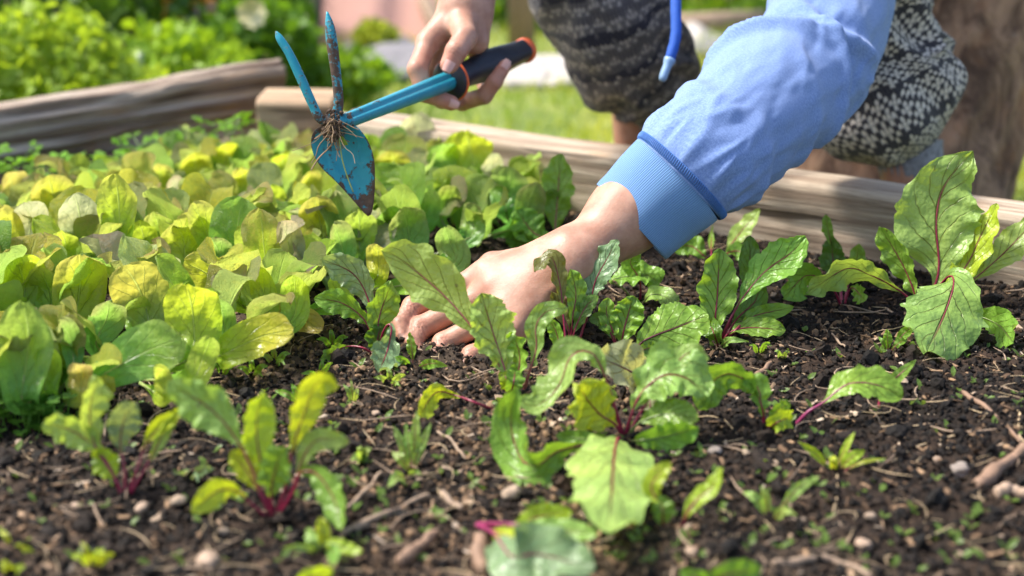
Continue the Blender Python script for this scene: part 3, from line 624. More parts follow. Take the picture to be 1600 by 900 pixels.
beet((1436, 502), 'tallest beet plant at right, big upright leaf with a dark red rib against the board', [
    ([(1452, 470, .03), (1467, 420, .03), (1463, 345, .03), (1476, 290, .03), (1520, 236, .03)], 66, dict(kind='ovate', col='p', b0=.27, roll=-6, sr=.0024, cup=.12, ruf=.16, tooth=.2)),
    ([(1432, 470), (1416, 425), (1394, 385), (1374, 354)], 20, dict(col='g', b0=.25, ruf=.35, roll=25)),
    ([(1478, 455, .02), (1512, 412, .02), (1532, 370, .02), (1558, 318, .02)], 27, dict(col='y', b0=.28, ruf=.3)),
    ([(1500, 455, .03), (1546, 416, .03), (1576, 388, .03), (1622, 340, .03)], 26, dict(col='p', b0=.45, roll=15)),
    ([(1450, 470, -.01), (1482, 432, -.03), (1490, 446, -.06), (1474, 495, -.08), (1448, 550, -.09)], 62, dict(kind='round', col='p', b0=.36, roll=4, cup=-.18, zmin=.015, tooth=.26, ruf=.16)),
    ([(1424, 472), (1396, 448), (1360, 430), (1322, 420), (1260, 458)], 24, dict(col='p', b0=.28, roll=38, lean=-.02)),
    ([(1470, 495), (1510, 490), (1556, 505), (1584, 536)], 28, dict(kind='round', col='g', b0=.4, stalk='grn', lean=-.03))])
SG = 'tiny seedlings coming up in the soil'
def seedling(base, label, tips, hw=7, col='g', **k):
    L = []
    for t in tips:
        mx, my = (base[0] + t[0]) / 2, (base[1] + t[1]) / 2 - 4
        L.append(([(mx, my), t[:2]], t[2] if len(t) > 2 else hw, dict(kind='lance', col=col, b0=.25, stalk='pnk', sr=.0008, **k)))
    return plant('seedling', base, label, 'seedling', L, SG)
seedling((1388, 552), 'three leaved seedling below the tallest beet plant', [(1372, 526, 4), (1386, 514, 8), (1434, 502, 9), (1418, 530, 6)])
beet((1197, 670), 'low beet seedling right of centre with one arched leaf and a curled small one', [
    ([(1188, 630), (1170, 598), (1135, 584), (1108, 604), (1092, 642)], 26, dict(col='g', b0=.22, roll=32, cup=.25)),
    ([(1190, 635), (1184, 606), (1160, 588)], 17, dict(col='g', b0=.2, roll=-35, ruf=.3)),
    ([(1214, 660), (1240, 650)], 16, dict(col='y', b0=.2, ruf=.3)), ([(1208, 650), (1234, 628)], 13, dict(col='g', b0=.3, ruf=.3))])
beet((1240, 660), 'low beet seedling with one long leaf stretched sideways on a magenta stalk', [
    ([(1262, 644), (1288, 628), (1326, 600), (1372, 602), (1410, 622)], 23, dict(col='g', b0=.28, roll=34, stalk='mag', sr=.002, ruf=.08)),
    ([(1378, 612, .02), (1398, 592, .02), (1432, 562, .02)], 10, dict(kind='lance', col='g', b0=.35, base=(1372, 642)))])
beet((782, 636), 'small beet seedling lying left from a red stalk onto bare soil', [
    ([(745, 630), (712, 618), (680, 614), (652, 656)], 17, dict(col='y', b0=.38, roll=25, stalk='red', lean=-.01))])
seedling((1304, 738), 'star shaped seedling alone on the soil at right', [(1248, 690, 7), (1336, 674, 6), (1352, 704, 9), (1300, 712, 7), (1386, 716, 3)], col='y')
seedling((1204, 800), 'seedling with pale upturned leaves below the star shaped one', [(1160, 768, 8), (1280, 744, 9), (1246, 806, 9), (1188, 758, 7)], col='p')
beet((1062, 826), 'narrow twisted beet leaf on the soil just right of the big drooping leaf', [
    ([(1072, 806), (1090, 780), (1112, 762), (1128, 730)], 15, dict(col='y', b0=.18, roll=20))])
beet((1034, 824), 'two short stacked beet leaves under the right side of the big drooping leaf', [
    ([(1030, 790), (1018, 758), (1048, 722)], 15, dict(col='y', b0=.3)), ([(1036, 800), (1028, 775)], 17, dict(col='g', b0=.2, ruf=.3))])
seedling((644, 738), 'upright many leaved seedling in the middle of the bare soil', [(614, 664, 7), (652, 640, 8), (674, 660, 7), (612, 706, 9), (634, 660, 7), (660, 690, 6)], hw=7, col='p')
seedling((636, 738), 'flat pair of leaves at the foot of the upright seedling', [(606, 762, 10), (660, 742, 5)], col='p')
beet((742, 812), 'beet plant at the bottom centre with magenta stalks lying forward', [
    ([(772, 834, -.01), (800, 870, -.02), (840, 866, -.03), (930, 888, -.05)], 48, dict(kind='round', col='b', b0=.42, stalk='mag', sr=.0022, roll=10, zmin=.022)),
    ([(790, 818), (860, 826), (935, 836)], 17, dict(col='p', b0=.5, stalk='mag', sr=.0022, roll=20, zmin=.02)),
    ([(800, 822), (840, 808), (894, 800)], 18, dict(kind='round', col='y', b0=.5, stalk='mag', roll=20, zmin=.015)),
    ([(790, 836), (830, 850)], 14, dict(kind='round', col='y', b0=.4, zmin=.015))])
beet((588, 560), 'beet seedling between lettuce and fingers with a crinkled leaf and a bluish leaf', [
    ([(584, 520, .01), (576, 470, .02), (552, 428, .02), (502, 404, .02)], 25, dict(col='b', b0=.38, roll=18)),
    ([(580, 520), (562, 492), (530, 472), (490, 467)], 18, dict(col='g', b0=.3, roll=20)),
    ([(590, 520), (594, 490), (612, 440)], 24, dict(col='g', b0=.2, ruf=.35, puck=.14, roll=-10)),
    ([(600, 515), (612, 508), (606, 545), (592, 582)], 24, dict(col='b', b0=.35, roll=10, lean=-.03, ruf=.3)),
    ([(570, 545), (540, 542), (500, 562)], 10, dict(col='g', b0=.4, roll=20)), ([(588, 540), (596, 505)], 22, dict(col='d', b0=.2, ruf=.3))])
seedling((646, 572), 'little seedling curling under the fingertips', [(640, 518, 8), (700, 572, 9), (612, 560, 6)], col='g')
beet((866, 398), 'two leaved beet seedling standing behind the wrist at the edge of the lettuce', [
    ([(868, 350, .02), (872, 300, .02), (876, 240, .02)], 27, dict(col='g', b0=.2, roll=10, stalk='pnk')),
    ([(850, 375), (830, 360), (806, 326)], 29, dict(col='g', b0=.2, roll=-20)),
    ([(845, 385), (820, 378), (790, 372)], 18, dict(col='d', b0=.3))])
beet((1122, 414), 'beet seedling in the shade below the cuff with one pale narrow upright leaf', [
    ([(1136, 392, .02), (1158, 362, .03), (1188, 328, .03)], 15, dict(col='p', b0=.2)),
    ([(1100, 400), (1080, 385), (1050, 385)], 18, dict(col='g', b0=.3)), ([(1112, 400, .02), (1112, 370, .03), (1114, 350, .03)], 5, dict(kind='lance', col='g', b0=.4)),
    ([(1128, 402, .0), (1150, 392, .01), (1175, 402, .01)], 14, dict(col='g', b0=.3))])
beet((1112, 912), 'blurred leaf rising at the bottom edge right of centre', [([(1096, 905), (1060, 895)], 13, dict(col='g', b0=.2)), ([(1130, 900), (1190, 890)], 22, dict(col='g', b0=.2, kind='round'))])
beet((470, 915), 'blurred yellow green leaf at the bottom edge left of centre', [([(480, 905), (520, 892)], 16, dict(col='y', b0=.2, kind='round'))])
seedling((146, 884), 'yellow green weed tuft in the near left corner of the soil', [(110, 868, 6), (180, 866, 8), (126, 846, 5), (160, 858, 9)], col='y')
seedling((20, 858), 'narrow leaved weed at the left edge of the foreground', [(0, 828, 5), (54, 862, 9)], col='y')
seedling((18, 900), 'weed in the bottom left corner', [(2, 878, 9), (40, 884, 7)], col='y')
seedling((470, 632), 'small green seedling on bare soil beside the lettuce edge', [(430, 610, 6), (455, 600, 6), (500, 612, 8)], col='g')
seedling((552, 632), 'pale sprig seedling between lettuce edge and bare middle', [(536, 600, 4), (560, 606, 4), (548, 590, 3)], col='p')
seedling((1186, 548), 'tiny seedling before the tall beet plant at centre right', [(1170, 540, 4), (1204, 536, 5)], col='g')
seedling((1222, 560), 'tiny pale sprout right of the tall beet plant', [(1210, 548, 4), (1234, 550, 4)], col='p')
seedling((500, 590), 'thin leaved seedling in the soil below the bluish beet leaf', [(470, 584, 5), (520, 566, 5), (505, 560, 4)], col='g')
for _i, (_x, _y, _l) in enumerate([(395, 585, 'weed with three narrow leaves at the foot of the rightmost front lettuce'), (430, 566, 'weed beside the lettuce edge left of the bluish beet leaf'), (262, 618, 'weed poking out from under the front lettuces'), (520, 540, 'sprig of narrow leaves below the bluish beet leaf'), (610, 600, 'flat weed on the soil in front of the fingertips'), (330, 640, 'low weed behind the bushy foreground seedling')]):
    seedling((_x, _y), _l, [(_x - 26, _y - 10, 5), (_x + 24, _y - 14, 6), (_x - 4, _y - 26, 5), (_x + 16, _y + 4, 5)], col='gpg'[_i % 3])
seedling((345, 588), 'small weed tucked at the foot of the front lettuces', [(326, 566, 6), (366, 572, 5), (350, 556, 4)], col='g')
seedling((300, 745), 'flat weed between the two foreground beet seedlings', [(270, 740, 4), (335, 732, 9), (310, 752, 6)], col='b')
seedling((566, 716), 'round leaved weed below the bushy foreground seedling', [(548, 720, 9), (580, 700, 7), (560, 698, 6)], col='p')
# tiny sprouts nobody could count
def sprouts():
    V, F, U, off = [], [], [], 0
    for i in range(420):
        py = rng.uniform(520, 890); px = rng.uniform(0, 1600) if py > 600 else rng.uniform(500, 1600)
        c = G(px, py, 0.); 
        if not inbed(c, .02): continue
        c[2] = float(soilh(c[0], c[1])) + .002
        for k in range(rng.integers(2, 4)):
            a = rng.uniform(0, 6.28); l = rng.uniform(.003, .008); d = np.array([math.cos(a), math.sin(a), rng.uniform(.2, 1.2)]); C = catmull([c, c + d * l * .6, c + d * l * [1, 1, .9]], 5)
            v, f, uv = blade(C, l * .3, 'lance', np.array([.1, -.4, 1.]), 0, 3); V.append(v); F += [tuple(q + off for q in t) for t in f]; U.append(uv); off += len(v)
    o = obj('tiny_sprouts', np.vstack(V), F, M['beet'], org=(0, 0, 0), uv=np.vstack(U), color=(.16, .27, .05)); tag(o, 'tiny green sprouts dotted over the soil', kind='stuff')
sprouts()

# ------------------------------------------------------------------ lettuces
LV = []
for i in range(22):
    Lh = 1.; bend = rng.uniform(.05, .55); k = 'spat' if i % 3 else 'spat2'
    s = np.linspace(0, 1, 22); ang = rad(3) + bend * s ** 1.6 * 1.1 + (.9 * np.clip(s - .7, 0, 1) * 3 if i % 4 == 1 else 0)
    C = np.stack([.06 * rng.normal() * s ** 2, np.cumsum(np.sin(ang)) / 22, np.cumsum(np.cos(ang)) / 22], 1)
    v, f, uv = blade(C, rng.uniform(.23, .33), k, np.array([0, -1., .35]), 0, 13, cup=rng.uniform(-.25, .6), ruf=rng.uniform(.12, .32), seed=i * 3.3, waves=3, twist=rng.uniform(-45, 45), puck=.09, asym=rng.uniform(-.12, .12))
    LV.append(mesh('lettuce_leaf', v, f, M['lettuce'], uv))
LTC = [(.45, .57, .04), (.53, .59, .035), (.36, .54, .05), (.54, .53, .05), (.24, .43, .06), (.28, .49, .05), (.50, .56, .20), (.58, .61, .08), (.50, .48, .32), (.56, .50, .07)]
def lcol(back=0.):
    c = np.array(LTC[rng.integers(len(LTC))]) * rng.uniform(.8, 1.12); return (*c, 1)
LET = []
def lettuce(x, y, H, nl, label, group='young lettuces packed in the left half of the bed', green=0.):
    z = float(soilh(x, y)); e = empty('lettuce', (x, y, z), label, 'lettuce', group); LET.append(e); a0 = rng.uniform(0, 6.28)
    for i in range(nl):
        t = i / (nl - 1); o = bpy.data.objects.new('leaf', LV[rng.integers(len(LV))]); COL.objects.link(o); o.parent = e
        tilt = .06 + .50 * t ** 1.2 + rng.normal(0, .09); az = a0 + i * 2.399
        o.rotation_euler = (-tilt, rng.normal(0, .12), az); s = H * (.74 + .30 * math.sin(t * 2.6)) * rng.uniform(.82, 1.12)
        s *= 1.06; o.scale = (s * rng.uniform(.72, 1.02), s, s); rr_ = .004 + .016 * t; o.location = (-rr_ * math.sin(az), rr_ * math.cos(az), -.003)
        c = lcol(); 
        if green: c = tuple(np.array(c[:3]) * (1 - green) + np.array((.22, .42, .03)) * green) + (1,)
        o.color = c
    return e
ORD = ['leftmost', 'second', 'third', 'fourth', 'fifth', 'sixth', 'seventh', 'eighth', 'ninth', 'tenth', 'eleventh', 'twelfth', 'thirteenth']
rows = [  # (label, list of ground pixels, height, green)
    ('front row along the bare soil', [(-40, 640), (40, 636), (122, 618), (205, 596), (290, 578), (368, 545), (432, 505)], .078, .15),
    ('second row', [(-60, 545), (15, 545), (92, 530), (170, 515), (250, 500), (330, 480), (405, 460), (480, 452), (548, 455)], .082, .05),
    ('third row', [(-20, 470), (52, 462), (126, 455), (200, 445), (275, 436), (350, 425), (425, 412), (500, 410), (572, 415), (640, 418)], .080, .1),
    ('fourth row', [(10, 412), (80, 408), (150, 400), (220, 392), (292, 384), (365, 378), (436, 372), (508, 370), (580, 374), (652, 382), (720, 388)], .074, .15),
    ('fifth row', [(40, 366), (110, 362), (180, 356), (250, 350), (320, 345), (390, 340), (460, 336), (530, 334), (600, 336), (672, 342), (742, 352), (800, 362)], .068, .1),
    ('sixth row', [(165, 322), (235, 318), (305, 312), (375, 308), (445, 305), (512, 304), (580, 304), (648, 308), (716, 316), (780, 330)], .062, .1),
    ('back row near the corner block', [(330, 286), (400, 282), (470, 280), (540, 280), (608, 283), (676, 290), (735, 302)], .058, .05)]
def proj(p): q = np.asarray(p) - CAM; d = q @ FW; return 800 + FPX * q[0] / d, 450 - FPX * (q @ UP) / d, d
for rl, pp, H, gr in rows:
    n_p = max(3, round(len(pp) * .74)); qx = np.linspace(0, len(pp) - 1, n_p); pp = [(float(np.interp(q, range(len(pp)), [a[0] for a in pp])), float(np.interp(q, range(len(pp)), [a[1] for a in pp]))) for q in qx]
    for i, (px, py) in enumerate(pp):
        c = G(px + rng.uniform(-8, 8), py + rng.uniform(-4, 4)); g = gr + (.38 if px > 570 else 0)
        nm = ('rightmost' if i == len(pp) - 1 else ORD[i] + ('' if i == 0 else ' from the left'))
        lettuce(c[0], c[1], 1.12 * H * rng.uniform(.9, 1.1), 12 if py > 400 else 10, 'yellow green young lettuce, %s in the %s' % (nm, rl), green=g)
bpy.context.view_layer.update()
LX = np.array([wloc(e) for e in LET])
def hero(tip, base, hw, col, z0=.03, lean=-.01, roll=None, kind='spat2', cup=.22, curl=.0, **k):
    """single lettuce leaf seen plainly in the photo, joined to the plant it grows from"""
    D = GD(base[0], base[1], z0); b = P(base[0], base[1], D); t = P(tip[0], tip[1], D + lean); m = (b + t) / 2 + np.array([0, .012 * (1 if roll is None else 1), 0.])
    j = np.argmin(np.linalg.norm((LX - b)[:, :2], axis=1)); e = LET[j]; root = LX[j].copy(); root[2] -= .003
    near = root + (b - root) * .5; C = catmull([root, near, b, m, t + np.array([0, -curl, -curl * .3])], 60)
    cut = 16; Cb = catmull(C[cut:], 34); mid = Cb[20]; roll = rng.uniform(-22, 22) if roll is None else roll
    v, f, uv = blade(Cb, hw * np.dot(mid - CAM, FW) / FPX / math.cos(rad(min(abs(roll), 50))), kind, nrm(CAM - mid), roll, 17, cup=cup * rng.uniform(-.6, 1.8), ruf=.15, seed=rng.uniform(0, 50), waves=2.5, puck=.09, twist=rng.uniform(-30, 30), **k)
    obj('leaf', v, f, M['lettuce'], e, uv, color=col)
    tv, tf, tu = tube(np.vstack([C[:cut:5], Cb[:20:5]]), .0016 * np.linspace(1.3, .4, 8), 6); obj('stalk', tv, tf, M['stalk'], e, tu, color=(.30, .36, .12))
Y1, Y2, Y3, GR, PK, BR, DG = (.60, .61, .035), (.51, .59, .045), (.42, .57, .06), (.29, .48, .08), (.48, .46, .28), (.56, .48, .09), (.25, .40, .06)
HERO = [((125, 397), (112, 505), 42, Y1), ((195, 414), (235, 520), 46, BR), ((292, 445), (300, 556), 46, Y2), ((458, 516), (352, 552), 34, Y1), ((284, 528), (150, 592), 42, GR),
          ((38, 472), (34, 622), 44, DG), ((92, 500), (114, 580), 19, GR), ((330, 527), (300, 592), 22, Y3), ((25, 402), (35, 505), 38, Y2), ((181, 272), (181, 415), 33, Y2), ((117, 302), (122, 400), 33, PK),
          ((39, 316), (44, 390), 30, PK), ((272, 344), (292, 415), 38, Y2), ((300, 317), (336, 415), 26, Y2), ((378, 351), (406, 420), 28, Y3), ((288, 409), (368, 470), 31, Y1), ((392, 418), (416, 494), 21, Y2),
          ((440, 345), (456, 438), 25, PK), ((490, 308), (506, 400), 31, Y1), ((502, 518), (425, 484), 20, BR), ((75, 274), (80, 355), 35, Y1), ((95, 360), (98, 418), 21, Y2), ((117, 567), (122, 616), 21, BR),
          ((651, 177), (655, 255), 29, PK), ((767, 241), (772, 298), 17, PK), ((713, 292), (688, 342), 21, Y3), ((727, 204), (744, 280), 40, Y2), ((629, 324), (642, 395), 33, GR), ((608, 324), (612, 390), 26, GR), ((695, 354), (708, 412), 24, GR), ((588, 381), (590, 432), 19, Y1),
          ((-8, 330), (10, 400), 30, Y1), ((150, 640), (165, 600), 14, BR), ((268, 278), (270, 320), 16, PK), ((560, 330), (560, 400), 28, Y3), ((800, 262), (790, 330), 30, GR), ((840, 285), (815, 350), 26, DG), ((520, 350), (540, 420), 24, GR), ((240, 330), (250, 400), 24, Y3), ((60, 420), (80, 500), 26, Y3), ((340, 470), (350, 540), 20, GR)]
HERO += [((170, 470), (150, 540), 30, GR), ((215, 345), (225, 410), 26, Y2), ((345, 300), (350, 350), 26, Y1), ((420, 290), (425, 340), 24, Y2), ((330, 372), (345, 430), 26, GR), ((460, 430), (455, 500), 24, Y3), ((480, 270), (480, 310), 26, Y1), ((375, 262), (380, 300), 24, Y1), ((60, 545), (70, 610), 24, Y3), ((240, 575), (255, 620), 15, Y2),
         ((565, 255), (570, 310), 28, Y2), ((612, 235), (618, 290), 30, Y1), ((690, 225), (690, 280), 26, GR), ((665, 300), (662, 350), 24, GR), ((745, 320), (735, 370), 22, GR), ((650, 395), (650, 440), 20, Y3), ((530, 420), (528, 470), 20, Y3), ((10, 270), (15, 315), 28, BR), ((150, 300), (150, 350), 22, BR), ((440, 240), (440, 285), 24, Y2), ((300, 240), (305, 285), 28, Y1), ((245, 255), (250, 300), 22, Y2), ((350, 225), (352, 265), 22, Y1), ((205, 470), (215, 520), 22, GR)]
for e in LET:      # thin the random leaves that would hide a leaf seen plainly
    for l in list(e.children):
        mw = l.matrix_basis; base_ = Vector(e.location)
        for f_ in (.55, .85):
            q = proj(np.array(base_ + mw @ Vector((0, .12 * f_, f_))))
            hit = False
            for (t_, b_, hw_, c_) in HERO:
                dh = GD(b_[0], b_[1], .03); m_ = ((t_[0] * .7 + b_[0] * .3), (t_[1] * .7 + b_[1] * .3))
                if q[2] < dh + .005 and q[2] > dh - .16 and math.hypot(q[0] - m_[0], (q[1] - m_[1]) * .8) < hw_ * .95: hit = True; break
            if hit: bpy.data.objects.remove(l); break
for a in HERO: hero(*a)

# ------------------------------------------------------------------ parsley by the log
def parsleaf():
    V, F, U, off = [], [], [], 0
    for a in (-.95, 0, .95):
        for b, l in ((-.45, .34), (0, .46), (.45, .34)):
            st = np.array([math.sin(a) * .35, math.cos(a) * .35, .0]); d = np.array([math.sin(a + b), math.cos(a + b), .25 * math.cos(b)])
            C = catmull([st, st + d * l * .5, st + d * l - [0, 0, .06]], 6); v, f, u = blade(C, .15, 'round', np.array([0, 0, 1.]), 0, 5, cup=.2, ruf=.2, seed=a * 3 + b, tooth=.3)
            V.append(v); F += [tuple(q + off for q in t) for t in f]; U.append(u); off += len(v)
        v, f, u = tube([(0, 0, 0), (math.sin(a) * .36, math.cos(a) * .36, 0)], .02, 5); V.append(v); F += [tuple(q + off for q in t) for t in f]; U.append(u * 0 + .5); off += len(v)
    return mesh('parsley_leaf', np.vstack(V), F, M['parsley'], np.vstack(U))
PM = parsleaf(); SM = mesh('parsley_stem', *tube([(0, 0, 0), (0, .05, .5), (0, .18, 1.)], [.016, .013, .010], 6)[:2], M['stalk'])
for px, py, H, n, lb in [(18, 282, .040, 9, 'at the left edge under the log'), (85, 285, .038, 9, 'second from the left under the log'), (140, 288, .036, 9, 'third from the left under the log'), (195, 290, .040, 9, 'before the middle of the log'), (238, 278, .055, 7, 'tall one sticking up before the log'),
                    (300, 268, .046, 8, 'between log and lettuces'), (350, 252, .062, 9, 'tallest, at the dark right end of the log'), (395, 250, .050, 7, 'beside the corner block'), (30, 320, .034, 8, 'behind the leftmost lettuces'), (-20, 290, .04, 8, 'cut by the left edge of the picture')]:
    c = G(px, py); e = empty('parsley_plant', (c[0], c[1], float(soilh(c[0], c[1]))), 'bright green parsley ' + lb, 'parsley', 'parsley plants along the log')
    for i in range(n):
        az = i * 2.4 + rng.uniform(0, .5); h = H * rng.uniform(.6, 1.1); tl = rng.uniform(.1, .8)
        s = bpy.data.objects.new('leaf_stem', SM); COL.objects.link(s); s.parent = e; s.scale = (h * .8, h, h); s.rotation_euler = (-tl, 0, az); s.color = (.14, .25, .05, 1)
        m = Matrix.Rotation(az, 3, 'Z') @ Matrix.Rotation(-tl, 3, 'X'); tp = m @ Vector((0, .18 * h, h))
        l = bpy.data.objects.new('leaf', PM); COL.objects.link(l); l.parent = e; l.location = tp; k = .024 * rng.uniform(.8, 1.25); l.scale = (k, k, k); l.rotation_euler = (rng.uniform(-.2, .5) - tl * .5, rng.normal(0, .3), az); l.color = (*(np.array((.20, .42, .03)) * rng.uniform(.8, 1.4)), 1)

# clover patch bottom-left of lettuces
def clover():
    V, F, U, off = [], [], [], 0
    for i in range(150):
        px, py = rng.uniform(-20, 105), rng.uniform(590, 690); c = G(px, py); h = rng.uniform(.006, .03); z = float(soilh(c[0], c[1]))
        top = c + np.array([rng.normal(0, .004), rng.normal(0, .004), z + h]); v, f, u = tube([c + [0, 0, z - .002], top], .0005, 4); V.append(v); F += [tuple(q + off for q in t) for t in f]; U.append(u * 0 + .5); off += len(v); a0 = rng.uniform(0, 6)
        for k in range(3):
            a = a0 + k * 2.09; d = np.array([math.cos(a), math.sin(a), .25]); l = rng.uniform(.005, .009); v, f, u = blade(catmull([top, top + d * l * .5, top + d * l], 5), l * .5, 'round', np.array([0, 0, 1.]), 0, 5)
            V.append(v); F += [tuple(q + off for q in t) for t in f]; U.append(u); off += len(v)
    o = obj('clover_patch', np.vstack(V), F, M['parsley'], org=(0, 0, 0), uv=np.vstack(U), color=(.10, .25, .03)); tag(o, 'low clover like weeds at the left foot of the lettuces', kind='stuff')
clover()

# ------------------------------------------------------------------ things lying on the soil
def onsoil(px, py, up=0.):
    c = G(px, py, .003); c[2] = float(soilh(c[0], c[1])) + .003 + up; return c
def stick(pts, r, m, name, label, catg, lift=.0, n=8):
    W = [onsoil(x, y, lift + r * .5) for x, y in pts]; C = catmull(W, 26); C[:, 2] += .0015 * vn(np.linspace(0, 6, 26), 3., 1.)
    s = np.linspace(0, 1, 26); R = r * (1 - .45 * s) * (1 + .18 * vn(s * 9, r * 900, 1.)); R[0] *= .5; R[-1] *= .35
    v, f, u = tube(C, R, n, disp=lambda L, th: r * .22 * vn(L * 260, th * 1.5, 5.)); o = obj(name, v, f, m, uv=u); tag(o, label, catg)
for a in [([(532, 836), (600, 806), (672, 776)], .0026, M['stick'], 'twig', 'long straight dry twig on the soil right of the bushy foreground seedling', 'twig'),
          ([(624, 880), (650, 858), (684, 832)], .0048, M['root'], 'root_piece', 'thick reddish root lying at the bottom left of centre', 'root'),
          ([(752, 842), (748, 870), (756, 900)], .0062, M['root'], 'bark_piece', 'chunky orange brown bark piece at the bottom centre', 'bark'),
          ([(543, 788), (570, 768), (597, 742)], .0018, M['stick'], 'twig', 'short grey twig left above the long straight twig', 'twig'),
          ([(683, 677), (706, 694), (727, 722)], .0013, M['stick'], 'twig', 'thin bent twig right of the upright seedling', 'twig'),
          ([(1502, 620), (1545, 655), (1594, 702)], .0020, M['root'], 'twig', 'reddish forked twig near the right edge', 'twig'),
          ([(1526, 766), (1560, 740), (1610, 706)], .0055, M['root'], 'root_piece', 'thick brown root at the right edge of the foreground', 'root'),
          ([(1556, 776), (1580, 772), (1612, 784)], .0050, M['pebble'], 'root_piece', 'pale cream root stub at the right edge below the brown root', 'root'),
          ([(1206, 884), (1262, 874), (1300, 868), (1364, 894)], .0030, M['stick'], 'twig', 'crooked grey brown twig along the bottom edge at right', 'twig'),
          ([(1394, 718), (1446, 690), (1514, 686)], .0010, M['straw'], 'straw', 'long pale straw arching right of the star shaped seedling', 'straw'),
          ([(1420, 732), (1450, 706), (1490, 700)], .0009, M['straw'], 'straw', 'short straw crossing under the arching one at right', 'straw'),
          ([(1308, 742), (1308, 770), (1302, 792)], .0008, M['straw'], 'straw', 'thin upright looking straw below the star shaped seedling', 'straw'),
          ([(1592, 660), (1590, 690), (1600, 700)], .0012, M['straw'], 'straw', 'forked pale straw at the right edge', 'straw'),
          ([(162, 612), (166, 650), (164, 688)], .0015, M['stick'], 'twig', 'thin twig sticking out below the lower left lettuces', 'twig'),
          ([(1290, 510), (1302, 524), (1326, 548)], .0012, M['stick'], 'twig', 'small pale twig on the soil in front of the board', 'twig'),
          ([(1172, 584), (1186, 578), (1206, 566)], .0032, M['root'], 'bark_piece', 'small orange brown bark chip behind the two low beet seedlings', 'bark'),
          ([(690, 772), (706, 790), (722, 800)], .003, M['stick'], 'twig', 'stub of brown twig above the bottom centre plant', 'twig')]: stick(*a)
def stone(px, py, r, m, label, sq=(1, .8, .62), name='stone'):
    v, f = icosub(3); v = v * (1 + .22 * vn(v[:, 0] * 1.7 + px, v[:, 1] * 1.7, v[:, 2] * 1.7)[:, None] + .05 * vn(v[:, 0] * 7 + px, v[:, 1] * 7, v[:, 2] * 7)[:, None]); D = GD(px, py); R = r * D / FPX
    c = onsoil(px, py, R * .2); a = px * .7; rot = np.array([[math.cos(a), -math.sin(a), 0], [math.sin(a), math.cos(a), 0], [0, 0, 1]]); o = obj(name, (v * R * np.array(sq)) @ rot.T + c, f, m); tag(o, label, 'stone', 'stones lying on the soil')
for a in [(326, 884, 22, M['pebble'], 'largest tan stone, at the bottom edge below the left seedlings'), (279, 790, 13, M['stonepale'], 'pale pinkish stone between the two foreground seedlings'), (350, 832, 9, M['stonepale'], 'small whitish stone below the left foreground seedlings'),
          (587, 646, 7, M['pebble'], 'smooth round cream pebble in the bare middle of the bed'), (800, 776, 17, M['stonepale'], 'flat white stone left of the big drooping leaf'), (1117, 704, 11, M['greystone'], 'grey stone right of the centre plant'),
          (1500, 736, 17, M['greystone'], 'flat greyish pink stone near the right edge'), (1080, 866, 11, M['pebble'], 'tan stone near the bottom right of centre'), (1360, 796, 9, M['stonepale'], 'narrow white stone below the star shaped seedling'), (1412, 600, 8, M['stonepale'], 'small white stone behind the long sideways leaf'),
          (222, 800, 12, M['pebble'], 'brown stone at the foot of the left foreground seedling'), (1350, 838, 13, M['pebble'], 'tan stone low in the right foreground'), (1464, 718, 8, M['pebble'], 'small stone beside the flat greyish one'), (1165, 705, 7, M['stonepale'], 'tiny pale stone left of the star shaped seedling'),
          (860, 872, 12, M['pebble'], 'stone under the bottom centre plant'), (120, 800, 9, M['pebble'], 'small tan stone left of the lower left seedling'), (30, 690, 8, M['pebble'], 'small tan stone at the left edge')]: stone(*a)

